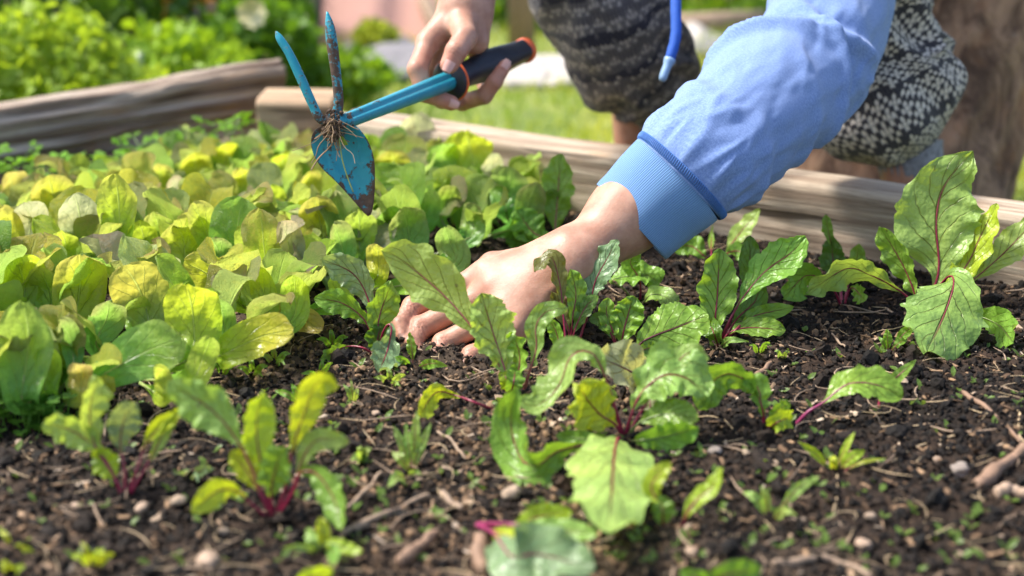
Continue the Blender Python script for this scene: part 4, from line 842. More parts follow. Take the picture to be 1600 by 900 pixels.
# ------------------------------------------------------------------ signed distance modelling (hands)
def sdf_mesh(prims, lo, hi, vs):
    """prims: list of groups (k_inside, k_to_rest, [(a, ra, b, rb), ...]) blended smoothly; surface nets"""
    lo, hi = np.array(lo), np.array(hi); n = np.ceil((hi - lo) / vs).astype(int) + 1
    ax = [lo[i] + np.arange(n[i]) * vs for i in range(3)]; X, Y, Z = [g.astype(np.float32) for g in np.meshgrid(*ax, indexing='ij')]
    def smin(a, b, k):
        if k <= 0: return np.minimum(a, b)
        h = np.clip(.5 + .5 * (b - a) / k, 0, 1); return b + (a - b) * h - k * h * (1 - h)
    D = None; palm = None
    for kin, kout, segs in prims:
        g = None
        for a, ra, b, rb in segs:
            a = np.asarray(a, float); b = np.asarray(b, float); ab = b - a; l2 = max(float(ab @ ab), 1e-9)
            t = np.clip(((X - a[0]) * ab[0] + (Y - a[1]) * ab[1] + (Z - a[2]) * ab[2]) / l2, 0, 1)
            d = np.sqrt((X - a[0] - t * ab[0]) ** 2 + (Y - a[1] - t * ab[1]) ** 2 + (Z - a[2] - t * ab[2]) ** 2) - (ra + (rb - ra) * t)
            g = d if g is None else smin(g, d, kin)
        if D is None: D = g; palm = g
        elif isinstance(kout, tuple): D = smin(D, smin(palm, g, kout[1]), kout[2])
        else: D = smin(D, g, kout)
    ins = D < 0; nx, ny, nz = D.shape
    cc = np.zeros((nx - 1, ny - 1, nz - 1), np.int8)
    for i in (0, 1):
        for j in (0, 1):
            for k in (0, 1): cc += ins[i:nx - 1 + i, j:ny - 1 + j, k:nz - 1 + k]
    act = (cc > 0) & (cc < 8); I = np.argwhere(act); idx = np.full(act.shape, -1, np.int64); idx[act] = np.arange(len(I))
    acc = np.zeros((len(I), 3)); cnt = np.zeros(len(I)); co = [(i, j, k) for i in (0, 1) for j in (0, 1) for k in (0, 1)]
    for a in co:
        for b in co:
            if sum(b) - sum(a) == 1 and all(b[q] >= a[q] for q in range(3)):
                da = D[I[:, 0] + a[0], I[:, 1] + a[1], I[:, 2] + a[2]]; db = D[I[:, 0] + b[0], I[:, 1] + b[1], I[:, 2] + b[2]]; m = (da < 0) != (db < 0)
                t = np.where(m, da / np.where(m, da - db, 1), 0); p = np.array(a) + (np.array(b) - a) * t[:, None]; acc[m] += p[m]; cnt[m] += 1
    V = lo + (I + acc / cnt[:, None]) * vs; F = []
    for ax_ in range(3):
        o1, o2 = [(1, 2), (2, 0), (0, 1)][ax_]; sl = [slice(1, -1)] * 3; sl[ax_] = slice(0, -1)
        A = ins[tuple(sl)]; sl2 = list(sl); sl2[ax_] = slice(1, None); B = ins[tuple(sl2)]; E = np.argwhere(A != B); fl = A[E[:, 0], E[:, 1], E[:, 2]]
        off = np.ones(3, int); off[ax_] = 0; E = E + off
        def cell(d1, d2): q = E.copy(); q[:, o1] += d1; q[:, o2] += d2; return idx[q[:, 0], q[:, 1], q[:, 2]]
        Q = np.stack([cell(-1, -1), cell(0, -1), cell(0, 0), cell(-1, 0)], 1); Q[~fl] = Q[~fl][:, ::-1]; F.append(Q)
    F = np.vstack(F); F = F[(F >= 0).all(1)]
    return V, F
def smooth(V, F, it=2):
    for _ in range(it):
        A = np.zeros_like(V); c = np.zeros(len(V))
        for a in range(4):
            b = (a + 1) % 4; np.add.at(A, F[:, a], V[F[:, b]]); np.add.at(c, F[:, a], 1); np.add.at(A, F[:, b], V[F[:, a]]); np.add.at(c, F[:, b], 1)
        V = V * .5 + .5 * A / np.maximum(c, 1)[:, None]
    return V
def vnormals(V, F):
    n = np.cross(V[F[:, 2]] - V[F[:, 0]], V[F[:, 3]] - V[F[:, 1]]); o = np.zeros_like(V)
    for a in range(4): np.add.at(o, F[:, a], n)
    return nrm(o)
mm = .001
# right hand, fingers dug into the soil
W0 = P(905, 402, 1.225); CU = P(983, 333, 1.249); EL = P(1262, 100, 1.40)
mcp = [P(758, 428, 1.232), P(768, 455, 1.218), P(784, 487, 1.203), P(803, 520, 1.190)]
pip = [P(646, 480, 1.228), P(658, 512, 1.214), P(693, 537, 1.200), P(737, 556, 1.188)]
dip = [P(626, 508, 1.214), P(644, 537, 1.200), P(683, 556, 1.189), P(728, 571, 1.179)]
tip = [P(632, 536, 1.202), P(655, 560, 1.190), P(695, 574, 1.180), P(738, 585, 1.171)]
fr = [(10.2, 9.6, 8.4, 7), (10.4, 9.8, 8.6, 7.2), (10, 9.3, 8.2, 7), (9, 8.2, 7.3, 6.2)]
prims = [(22 * mm, 0, [(CU + (EL - CU) * .35, 33 * mm, CU, 31 * mm), (CU, 29 * mm, W0, 24 * mm)] + [(W0 + (mcp[i] - W0) * .10, 17 * mm, mcp[i] + FW * 2 * mm - UP * 1 * mm, [11.5, 11.5, 11, 10.5][i] * mm) for i in range(4)]
    + [((W0 + (mcp[i] - W0) * .4 + W0 + (mcp[i + 1] - W0) * .4) / 2, 13 * mm, (mcp[i] + mcp[i + 1]) / 2 + (W0 - mcp[i]) * .12, 10.5 * mm) for i in range(3)])]
for i in range(4):
    r = [x * mm for x in fr[i]]
    prims.append((3 * mm, ('f', 9 * mm, 1.2 * mm), [(mcp[i], r[0] * 1.08, (mcp[i] + pip[i]) / 2, r[0] * .92), ((mcp[i] + pip[i]) / 2, r[0] * .92, pip[i], r[1] * 1.06), (pip[i], r[1], (pip[i] + dip[i]) / 2, r[2] * .97), ((pip[i] + dip[i]) / 2, r[2] * .97, dip[i], r[2]), (dip[i], r[2], tip[i], r[3])]))
th0, th1, th2, th3 = P(850, 405, 1.26), P(770, 415, 1.29), P(715, 455, 1.30), P(690, 485, 1.285)
prims.append((5 * mm, 12 * mm, [(th0, 15 * mm, th1, 12 * mm), (th1, 12 * mm, th2, 10.5 * mm), (th2, 10.5 * mm, th3, 8 * mm)]))
for i in range(4):
    nn = nrm(CAM - mcp[i]) * .5 + np.array([0, 0, .7]); prims.append((1 * mm, 5 * mm, [(mcp[i] + nn * 3.5 * mm, 8.2 * mm, mcp[i] + nn * 3.0 * mm, 8.2 * mm)])); nn = nrm(CAM - pip[i]) * .5 + np.array([-.3, 0, .5]); prims.append((1 * mm, 3 * mm, [(pip[i] + nn * 2.2 * mm, 7.6 * mm, pip[i] + nn * 2.2 * mm, 7.6 * mm)]))
for i in range(4):   # tendons on the back of the hand
    nn = nrm(CAM - mcp[i]) * .6 + np.array([0, 0, .6]); a = W0 + (mcp[i] - W0) * .3
    prims.append((2 * mm, 9 * mm, [(a + nn * 10.5 * mm, 3 * mm, mcp[i] + nn * 8.2 * mm, 4.2 * mm)]))
for q in ([(880, 440), (850, 462), (838, 492)], [(905, 455), (872, 474), (850, 470)]):   # veins
    pts = [P(x, y, 1.190) for x, y in q]; prims.append((1 * mm, 6 * mm, [(pts[0] + FW * 0, 2.2 * mm, pts[1], 2.2 * mm), (pts[1], 2.2 * mm, pts[2], 1.8 * mm)]))
def bbox(prims, pad=.012, clip=None):
    p = np.array([q for g in prims for s in g[2] for q in (s[0], s[2])]); r = max(max(s[1], s[3]) for g in prims for s in g[2]); return p, r
allp = np.array([*mcp, *pip, *dip, *tip, W0, CU, th1, th2, th3]); lo = allp.min(0) - .034; hi = allp.max(0) + .036
HV, HF = sdf_mesh(prims, lo, hi, 1.35 * mm); HV = smooth(HV, HF, 3)
def skin_at(V, Nn, joints, folds):
    fl = np.zeros(len(V)); cr = np.zeros(len(V)); dsp = np.zeros(len(V))
    for p, r, s in joints: fl = np.maximum(fl, s * np.exp(-np.sum((V - p) ** 2, 1) / (2 * r * r)) * (.8 + .5 * vn(V[:, 0] * 200, V[:, 1] * 200, V[:, 2] * 200)))
    for c, axis, r, freq, amp in folds:
        q = V - c; s = q @ axis; g = np.exp(-np.sum(q ** 2, 1) / (2 * r * r)); w_ = np.sin(s * freq + 2.2 * vn(V[:, 0] * 300, V[:, 1] * 300, V[:, 2] * 300)); dsp -= amp * g * np.clip(w_, -.2, 1) ** 2; cr += .5 * g * np.clip(w_ - .45, 0, 1)
    return fl, np.clip(cr, 0, .35), dsp
Nn = vnormals(HV, HF); folds = []
for i in range(4): ax_ = nrm(pip[i] - mcp[i]); folds.append((pip[i] + (CAM - pip[i]) * .008 + ax_ * .001, ax_, .0058, 2300, .0011))
fl, cr, dsp = skin_at(HV, Nn, [(pip[i], .012, .85) for i in range(4)] + [(mcp[i], .013, .45) for i in range(4)] + [(tip[i], .012, .8) for i in range(4)], folds)
HV = HV + Nn * dsp[:, None]; dn_ = np.minimum(np.linalg.norm(HV[:, None] - np.array(tip)[None], axis=2).min(1), np.linalg.norm(HV[:, None] - np.array(dip)[None], axis=2).min(1) + .004); cr = np.clip(cr + .9 * np.clip((.020 - dn_) / .014, 0, 1) * np.clip(vn(HV[:, 0] * 420, HV[:, 1] * 420, HV[:, 2] * 420) * 1.5 + .45, 0, 1), 0, .85)
# left hand closed round the tool's grip
TH, TG, TE = P(541, 189, 1.25), P(702, 126, 1.42), P(822, 78, 1.535)      # tool: head, guard, grip end
hax = nrm(TE - TG); hup = nrm(np.cross(hax, nrm(CAM - TG))); hup = hup if hup[2] > 0 else -hup; htc = nrm(np.cross(hup, hax)); htc = htc if htc @ (CAM - TG) > 0 else -htc
def H(s, up, tc): return TG + hax * s * mm + hup * up * mm + htc * tc * mm
gw = P(728, 14, 1.445); ga = P(745, -45, 1.45); ge = P(800, -330, 1.66)
gm = [P(669, 66, 1.425), P(690, 60, 1.452), P(716, 66, 1.475), P(745, 74, 1.495)]
L1 = [(gm[0], 10.5), (P(652, 108, 1.405), 10), (P(664, 146, 1.405), 8.8), (P(705, 161, 1.407), 7.8)]
L2 = [(gm[1], 10.5), (P(668, 118, 1.46), 10), (P(690, 156, 1.47), 9), (P(712, 160, 1.455), 8)]
L3 = [(gm[2], 10.5), (P(700, 120, 1.49), 9.5), (P(722, 160, 1.47), 8.8), (P(757, 150, 1.445), 8.4), (P(773, 128, 1.437), 8), (P(789, 103, 1.438), 6.6)]
L4 = [(gm[3], 9.5), (P(748, 112, 1.52), 8.5), (P(760, 140, 1.50), 8), (P(775, 128, 1.475), 7)]
TB = [(P(722, 40, 1.42), 14), (P(727, 58, 1.400), 12), (P(713, 80, 1.388), 10.8), (P(702, 101, 1.386), 9.2)]
def chain(L): return [(L[i][0], L[i][1] * mm, L[i + 1][0], L[i + 1][1] * mm) for i in range(len(L) - 1)]
pl = [(14 * mm, 0, [(ge, 38 * mm, ga, 28 * mm), (ga, 27 * mm, gw, 24 * mm)] + [(gw, 20 * mm, g, 12.5 * mm) for g in gm] + [(gw, 18 * mm, P(742, 62, 1.44), 15 * mm)])] + [(2.5 * mm, 5 * mm, chain(L)) for L in (L1, L2, L3, L4)] + [(3 * mm, 8 * mm, chain(TB))]
lp = np.array([q[0] for L in (L1, L2, L3, L4, TB) for q in L] + [gw, ga]); llo = lp.min(0) - .034; lhi = lp.max(0) + .034
GV, GF = sdf_mesh(pl, llo, lhi, 1.5 * mm); GV = smooth(GV, GF, 3); Gn = vnormals(GV, GF)
fl2, cr2, d2 = skin_at(GV, Gn, [(TB[3][0], .014, 1.), (L1[3][0], .012, 1), (L3[5][0], .012, 1), (L3[4][0], .012, .8), (L1[1][0], .014, .6), (TB[2][0], .012, .5), (L3[2][0], .012, .7)], [(TB[2][0] + (CAM - TB[2][0]) * .007, nrm(TB[3][0] - TB[1][0]), .007, 2000, .0006)])
GV = GV + Gn * d2[:, None]
# the rest of the body (coarse, under the clothes)
KN = [P(945, -150, 1.62), P(1330, -170, 1.58)]; AN = [P(1000, 205, 1.80), P(1422, 262, 1.64)]; HIP = [P(1130, -420, 2.05), P(1300, -430, 2.05)]
SHR, SHL = P(1330, -520, 1.62), P(960, -560, 1.72); NECK = P(1130, -690, 1.62); HEAD = P(1110, -840, 1.55); ELL = P(850, -330, 1.72)
def foot(a): f = a.copy(); f[2] = -.125; return f
body = [(40 * mm, 0, [(HIP[0], .11, HIP[1], .11), ((HIP[0] + HIP[1]) / 2, .13, (SHR + SHL) / 2, .13), (SHR, .06, SHL, .06), (NECK, .055, HEAD, .06)]),
        (20 * mm, 20 * mm, [(SHR, .040, EL + FW * .01, .028), (EL + FW * .01, .028, CU, .028)]), (20 * mm, 20 * mm, [(SHL, .055, ELL, .042), (ELL, .040, ga, .027)])]
for k in (0, 1): body.append((20 * mm, 20 * mm, [(HIP[k], .085, KN[k], .058), (KN[k], .052, AN[k], .030), (AN[k], .030, foot(AN[k]), .032), (foot(AN[k]), .030, foot(AN[k]) + np.array([-.03, -.06 if k else -.12, -.01]), .022)]))
body.append((.03, .02, [(HEAD, .085, HEAD + np.array([-.02, -.03, .07]), .088)]))
bp = np.array([q for g in body for s in g[2] for q in (s[0], s[2])]); BV, BF = sdf_mesh(body, bp.min(0) - .15, bp.max(0) + .18, .011); BV = smooth(BV, BF, 1)
# keep the coarse body clear of the fine hands
person = empty('person', (foot(AN[0]) + foot(AN[1])) / 2 - [0, 0, .03], 'person in blue sweatshirt and patterned knit trousers reaching into the bed, holding a hoe', 'person')
def trim(V, F, keep, ats):
    F = F[keep[F].all(1)]; E = {}
    comp = np.arange(len(V))                      # keep only the largest piece
    for _ in range(400):
        m = comp[F].min(1); nc = comp.copy()
        for a in range(4): np.minimum.at(nc, F[:, a], m)
        nc = nc[nc]
        if (nc == comp).all(): break
        comp = nc
    u, c = np.unique(comp[F[:, 0]], return_counts=True); F = F[comp[F[:, 0]] == u[c.argmax()]]
    used = np.unique(F); mp = np.full(len(V), -1); mp[used] = np.arange(len(used)); return V[used], mp[F], [a[used] for a in ats]
def rim(V, F, p, axis, rmax=.09):
    e = np.sort(np.vstack([F[:, [0, 1]], F[:, [1, 2]], F[:, [2, 3]], F[:, [3, 0]]]), 1); u, c = np.unique(e, axis=0, return_counts=True); b = np.unique(u[c == 1]); b = b[np.linalg.norm(V[b] - p, axis=1) < rmax]
    x = nrm(np.cross(axis, [0, 0, 1.])); y = np.cross(axis, x); a = np.arctan2((V[b] - p) @ y, (V[b] - p) @ x); o = np.argsort(a); return b[o], a[o]
def zipper(V, la, aa, lb, ab):
    i = j = 0; T = []; na, nb = len(la), len(lb)
    while i < na or j < nb:
        ta = aa[(i + 1) % na] + (2 * np.pi if i + 1 >= na else 0); tb = ab[(j + 1) % nb] + (2 * np.pi if j + 1 >= nb else 0)
        if j >= nb or (i < na and ta <= tb): T.append((la[i % na], la[(i + 1) % na], lb[j % nb])); i += 1
        else: T.append((la[i % na], lb[(j + 1) % nb], lb[j % nb])); j += 1
    return T
def skinobj():
    aR, aL = nrm(CU - EL), nrm(ga - ge); pR, pL = CU - aR * .008, ga - aL * .004; ks = []
    hv, hf_, (h1, h2) = trim(HV, HF, (HV - pR) @ aR > 0, [fl, cr]); gv, gf, (g1_, g2_) = trim(GV, GF, (GV - pL) @ aL > 0, [fl2, cr2])
    kp = ~((((BV - pR) @ aR) > -.014) & (np.linalg.norm(BV - pR, axis=1) < .13)) & ~((((BV - pL) @ aL) > -.014) & (np.linalg.norm(BV - pL, axis=1) < .13))
    bv_, bf_, _ = trim(BV, BF, kp, []); V = np.vstack([hv, gv, bv_]); o1, o2 = len(hv), len(hv) + len(gv); F = [tuple(q) for q in np.vstack([hf_, gf + o1, bf_ + o2]).tolist()]
    for (a, b, o, p, ax_) in ((hv, hf_, 0, pR, aR), (gv, gf, o1, pL, aL)):
        la, aa = rim(a, b, p, ax_); lb, ab = rim(bv_, bf_, p - ax_ * .014, ax_); F += zipper(V, la + o, aa, lb + o2, ab)
    z = np.full(len(bv_), .2); return obj('body', V, F, M['skin'], person, at={'flush': np.r_[h1, g1_, z], 'crease': np.r_[h2, g2_, z * 0]})
bodyo = skinobj()
def nail(p, axis, normal, w_, l):
    axis = nrm(axis); normal = nrm(normal - axis * (normal @ axis)); s = np.cross(axis, normal); V = []; F = []; n = 7
    for i in range(n):
        for j in range(n):
            u, v = j / (n - 1) * 2 - 1, i / (n - 1) * 2 - 1; k = math.sqrt(1 - .45 * v * v) if v > 0 else 1; V.append(p + s * u * w_ * k + axis * v * l + normal * (.0012 - u * u * w_ * .35))
    F = [(i * n + j, i * n + j + 1, (i + 1) * n + j + 1, (i + 1) * n + j) for i in range(n - 1) for j in range(n - 1)]; return obj('fingernail', np.array(V), F, M['nail'], bodyo)
for a, b, r in ((TB[3][0], TB[2][0], 9.4), (L1[3][0], L1[2][0], 8.0), (L3[5][0], L3[4][0], 6.9)):
    nv = nrm(CAM - a); nail(a + nv * r * mm + (a - b) * .12, a - b, nv, .0052 if r > 9 else .0042, .0058 if r > 9 else .0048)

# ------------------------------------------------------------------ clothes
def stations(rows_, n):
    a = np.array([list(P(x, y, d)) + [hw * d / FPX, xt] for x, y, d, hw, xt in rows_]); return catmull(a, n)
ST = [(1060, 280, 1.249, 94, 1), (1070, 270, 1.249, 94, 1), (1086, 255, 1.253, 95, 1), (1120, 227, 1.272, 97, 1), (1180, 174, 1.32, 102, 1), (1245, 116, 1.385, 100, 1), (1284, 60, 1.43, 96, 1), (1296, 0, 1.475, 101, 1), (1308, -90, 1.52, 106, 1), (1318, -250, 1.57, 115, 1), (1325, -480, 1.62, 125, 1)]
def sleeve_mesh(ST, n, k, side=0.):
    A = stations(ST, n); C, R = A[:, :3], A[:, 3]; T, S, U = frames(C, nrm(CAM - C[len(C) // 2])); L = np.r_[0, np.cumsum(np.linalg.norm(np.diff(C, axis=0), axis=1))]
    th = np.linspace(0, 2 * np.pi, k, endpoint=False); LL, TT = np.meshgrid(L, th, indexing='ij'); RR = R[:, None] * np.ones(k)[None]
    x, z = np.cos(TT) * 3, np.sin(TT) * 3   # periodic
    lm = L.max(); el = np.interp(.285, [0, 1], [0, 1])
    wq = fbm(LL * 14 + 3, x * .7 + 2, z * .7, 2) * 1.3
    w1 = vn(LL * 30 + x * .65 + wq, x * .55 + wq, z * .55 + side); w2 = vn(LL * 68 + 4 - x * .9 + wq * 2, x * .9 + 5, z * .9 + side + wq); w3 = fbm(LL * 16, x * .8, z * .8 + 3 + side, 3)
    ridg = np.clip(1 - np.abs(w1) * 2.6, -.4, 1); ridg2 = np.clip(1 - np.abs(w2) * 2.6, -.4, 1)
    near = np.exp(-((LL - .015) / .035) ** 2)                  # bunching over the cuff
    elb = np.exp(-((LL - .235) / .075) ** 2)                    # elbow creases
    d = .0042 * w3 + .0030 * ridg * (.25 + .8 * near + .5 * elb) + .0013 * ridg2 * (.12 + 1.5 * near + .15 * elb)
    for (l0, a0, sl, am, wd) in CREASE:                          # long creases
        q = LL - (l0 + sl * np.sin((TT - a0) * .5)); ang = np.cos(TT - a0); d += am * np.exp(-(q / wd) ** 2) * np.clip(ang, 0, 1) ** .6 - .5 * am * np.exp(-((q - 2 * wd) / (wd * 1.3)) ** 2) * np.clip(ang, 0, 1)
    start = np.exp(-(LL / .010) ** 2); RR = RR * (1 - .055 * start) + d * (1 - .85 * start)
    V = C[:, None] + S[:, None] * (np.cos(TT) * RR)[..., None] + U[:, None] * (np.sin(TT) * RR * .86)[..., None]
    F = [(i * k + j, i * k + (j + 1) % k, (i + 1) * k + (j + 1) % k, (i + 1) * k + j) for i in range(n - 1) for j in range(k)]
    return V.reshape(-1, 3), F, np.stack([(TT * .06).ravel(), LL.ravel()], 1), A, (C, R, S, U, T)
CREASE = [(.045, 0., .03, .0045, .008), (.075, 3.2, .04, .004, .010), (.11, -.6, .05, .0035, .011), (.20, 2.4, -.09, .0095, .009), (.235, 2.0, -.06, .0085, .008), (.175, 2.9, -.07, .007, .009), (.215, 1.2, .08, .008, .008), (.26, .8, .07, .0045, .013), (.15, 1.2, .05, .003, .012)]
sv, sf, su, SA, SFR = sleeve_mesh(ST, 230, 160)
# torso of the sweatshirt (above the frame) and far sleeve
def coarse(prims, vs, m, name, parent, **k):
    p = np.array([q for g in prims for s in g[2] for q in (s[0], s[2])]); V, F = sdf_mesh(prims, p.min(0) - .19, p.max(0) + .19, vs); V = smooth(V, F, 1); return V, F
TVV, TF = coarse([(60 * mm, 0, [((HIP[0] + HIP[1]) / 2 + [0, 0, .05], .155, (SHR + SHL) / 2, .15), (SHR, .075, SHL, .075), (SHL, .075, ELL, .062), (ELL, .06, P(775, -120, 1.52), .045), (NECK, .07, NECK + [0, .03, .03], .065), (SHR, .078, P(1322, -400, 1.605), .074)])], .011, M['sweat'], 'x', None)
def fl_(F): return [tuple(int(i) for i in f) for f in F]
V, F = cat([(sv, sf), (TVV, fl_(TF))]); uvt = np.vstack([su, TVV[:, [0, 2]]])
hoodie = obj('sweatshirt', V, F, M['sweat'], person, uv=uvt)
# cuff
cc = stations([(986.5, 347, 1.2525, 81, 1), (1005, 330, 1.2515, 82, 1), (1030, 306, 1.2505, 86, 1), (1052, 287, 1.2495, 89, 1), (1064, 277, 1.249, 89, 1)], 40)
def cuffm(A, hint, k=200, th=.0022):
    C, R = A[:, :3], A[:, 3]; C = np.vstack([C[14::-1] , C]); R = np.r_[R[14::-1] - th, R]; n = len(C)
    R[13:17] -= .0004; T, S, U = frames(C[15:], hint); S = np.vstack([S[14::-1], S]); U = np.vstack([U[14::-1], U])
    t = np.linspace(0, 2 * np.pi, k, endpoint=False); L = np.r_[0, np.cumsum(np.linalg.norm(np.diff(C, axis=0), axis=1))]; TT = np.ones(n)[:, None] * t[None]; LL = L[:, None] * np.ones(k)[None]
    r = R[:, None] + .0010 * vn(LL * 30, np.cos(TT) * 2, np.sin(TT) * 2)
    V = C[:, None] + S[:, None] * (np.cos(TT) * r)[..., None] + U[:, None] * (np.sin(TT) * r * .84)[..., None]
    F = [(i * k + j, i * k + (j + 1) % k, (i + 1) * k + (j + 1) % k, (i + 1) * k + j) for i in range(n - 1) for j in range(k)]
    return V.reshape(-1, 3), F, np.stack([(TT * .047).ravel(), LL.ravel()], 1)
cv, cf, cuu = cuffm(cc, nrm(CAM - cc[20, :3])); obj('cuff', cv, cf, M['cuff'], hoodie, cuu)
# seam: overlock stitching as a row of small slanted threads
C0, R0, S0, U0, T0 = [a[1] for a in SFR]; sp_v, sp_f, off = [], [], 0; NS = 150
for i in range(NS):
    a = i / NS * 2 * np.pi; b = a + .028
    p = lambda a, l, e: C0 + T0 * l + S0 * math.cos(a) * (R0 * .955 + e) + U0 * math.sin(a) * ((R0 * .955 + e) * .86)
    v, f, _ = tube(catmull([p(a, -.0028, .0006), p(a + .01, .0004, .0019), p(b, .0036, .0018)], 5), .00062, 5); sp_v.append(v); sp_f += [tuple(q + off for q in t) for t in f]; off += len(v)
for l, e in ((-.0028, .0003), (.0036, .0016)):
    ring = [p(a, l, e) for a in np.linspace(0, 2 * np.pi, 100)]; v, f, _ = tube(np.array(ring), .0006, 5, caps=False); sp_v.append(v); sp_f += [tuple(q + off for q in t) for t in f]; off += len(v)
sm = obj('seam', np.vstack(sp_v), sp_f, M['seam'], hoodie)
# drawstring
dc = catmull([P(1062, -420, 1.55), P(1060, -120, 1.5), P(1056, 0, 1.47), P(1056, 55, 1.46), (P(1046, 95, 1.455))], 60)
v, f, u = tube(dc, .0056, 12, disp=lambda L, th: .0004 * np.sin(L * 2400 + th * 2)); obj('drawstring', v, f, M['cord'], hoodie, u)
v, f, u = tube(catmull([P(1047, 92, 1.455), P(1040, 110, 1.453), P(1034, 127, 1.452)], 10), np.r_[.0062, .0060, .0052, np.full(5, .0045), .0042, .0025], 12); obj('drawstring_tip', v, f, M['aglet'], hoodie, u)
# trousers
def leg(ST, n, k, seed, amp=.007):
    A = stations(ST, n); C, R = A[:, :3], A[:, 3]; T, S, U = frames(C, nrm(CAM - C[n // 2])); L = np.r_[0, np.cumsum(np.linalg.norm(np.diff(C, axis=0), axis=1))]
    th = np.linspace(0, 2 * np.pi, k, endpoint=False); LL, TT = np.meshgrid(L, th, indexing='ij'); x, z = np.cos(TT), np.sin(TT)
    d = amp * 1.9 * (fbm(LL * 13 + x * 1.2, x * 1.3, z * 1.3 + seed, 3) + .7 * (1 - 2 * np.abs(vn(LL * 22 + z * 2, x * 1.5, z * 1.5 + seed)))) * np.clip((L.max() - LL) / .02, .1, 1)
    RR = R[:, None] + d; V = C[:, None] + S[:, None] * (x * RR)[..., None] + U[:, None] * (z * RR * .9)[..., None]
    F = [(i * k + j, i * k + (j + 1) % k, (i + 1) * k + (j + 1) % k, (i + 1) * k + j) for i in range(n - 1) for j in range(k)]
    return V.reshape(-1, 3), F, np.stack([(TT * .085).ravel(), LL.ravel() + .2 * x.ravel() * 0], 1)
l1 = leg([(1020, -430, 2.0, 110, 1), (960, -220, 1.66, 105, 1), (940, -90, 1.63, 102, 1), (950, 0, 1.65, 98, 1), (980, 75, 1.69, 92, 1), (1008, 120, 1.73, 78, 1), (1012, 148, 1.76, 58, 1), (1008, 166, 1.78, 44, 1)], 110, 90, 2.)
l2 = leg([(1300, -430, 2.0, 120, 1), (1325, -230, 1.62, 118, 1), (1340, -90, 1.58, 115, 1), (1340, 10, 1.59, 108, 1), (1356, 100, 1.61, 112, 1), (1384, 166, 1.62, 110, 1), (1402, 202, 1.63, 86, 1), (1420, 232, 1.64, 50, 1)], 120, 100, 9., .009)
HVt, HFt = coarse([(60 * mm, 0, [(HIP[0], .14, HIP[1], .14)])], .014, None, 'x', None)
V, F = cat([(l1[0], l1[1]), (l2[0], l2[1]), (HVt, fl_(HFt))]); tr = obj('trousers', V, F, M['knit'], person, uv=np.vstack([l1[2], l2[2], HVt[:, [0, 2]]]), at={'far_bands_and_shade': np.r_[np.full(len(l1[0]), .75), np.zeros(len(l2[0]) + len(HVt))]})  # far leg alone gets the banded pattern and the painted shade
for q in ([(1007, 164, 1.78, 46, 1), (1006, 182, 1.79, 44, 1), (1003, 200, 1.80, 43, 1)], [(1418, 230, 1.64, 54, 1), (1422, 250, 1.64, 50, 1), (1426, 274, 1.645, 48, 1)]):
    A = stations(q, 14); v, f, u = tube(A[:, :3], A[:, 3], 60, caps=False, disp=lambda L, th: .0012 * np.sin(th * 34)); obj('trouser_cuff', v, f, M['knitcuff'], tr, u)
# hair on the head (above the picture)
hv, hf = icosub(3); hv = HEAD + np.array([-.01, .0, .06]) + hv * np.array([.10, .105, .115]) * (1 + .06 * vn(hv[:, 0] * 5, hv[:, 1] * 5, hv[:, 2] * 5)[:, None]); hv = hv[:]; obj('hair', hv + np.array([.0, .03, .02]), hf, M['hair'], person)

# ------------------------------------------------------------------ hand hoe
tool = empty('hand_hoe', P(700, 126, 1.42), 'two pronged blue hand hoe with chipped paint and a black grip, held over the lettuces', 'hand hoe')
def withwear(v, c, w_): return np.full(len(v), w_)
n_ = 40; C = catmull([TH - nrm(TG - TH) * .004, TH + (TG - TH) * .5, TG + hax * .006], n_); s = np.linspace(0, 1, n_); R = .0068 + .0030 * s
tt = nrm(CAM - C[20]); GRV = 1.95; v, f, u = tube(C, R, 28, hint=tt, disp=lambda L, th: -.0030 * np.exp(-((np.angle(np.exp(1j * (th - GRV)))) / .30) ** 2)); 
obj('neck', v, f, M['paint'], tool, u, at={'wear': np.repeat(np.clip(.22 - s * .7, -.25, .2), 28)})
JO = P(520, 188, 1.243)
v, f, u = tube(catmull([TH + nrm(TG - TH) * .004, P(530, 190, 1.247), JO, P(508, 186, 1.243)], 14), [.0068, .0068, .0068, .0066, .0064, .0062, .006, .006, .006, .006, .0058, .0055, .005, .004], 18); obj('collar', v, f, M['paint'], tool, u, at={'wear': np.full(len(v), .32)})
def tine(pts, rs, wear):
    A = catmull(np.array([list(P(*p)) + [r] for p, r in zip(pts, rs)]), 40); v, f, u = tube(A[:, :3], A[:, 3], 12, ell=.7, hint=nrm(CAM - A[20, :3])); obj('tine', v, f, M['paint'], tool, u, at={'wear': np.repeat(np.linspace(wear[0], wear[1], 40), 12)})
tine([(519, 189, 1.243), (501, 186, 1.24), (488, 162, 1.238), (470, 122, 1.236), (452, 84, 1.235), (437, 60, 1.235), (431, 49, 1.235)], [.0042, .0042, .0040, .0042, .0038, .0034, .0008], (.22, .10))
tine([(518, 190, 1.245), (525, 180, 1.245), (529, 158, 1.243), (525, 115, 1.24), (519, 70, 1.238), (515, 40, 1.237), (511, 18, 1.237)], [.0046, .0046, .0044, .0044, .0050, .0040, .0008], (.42, .26))
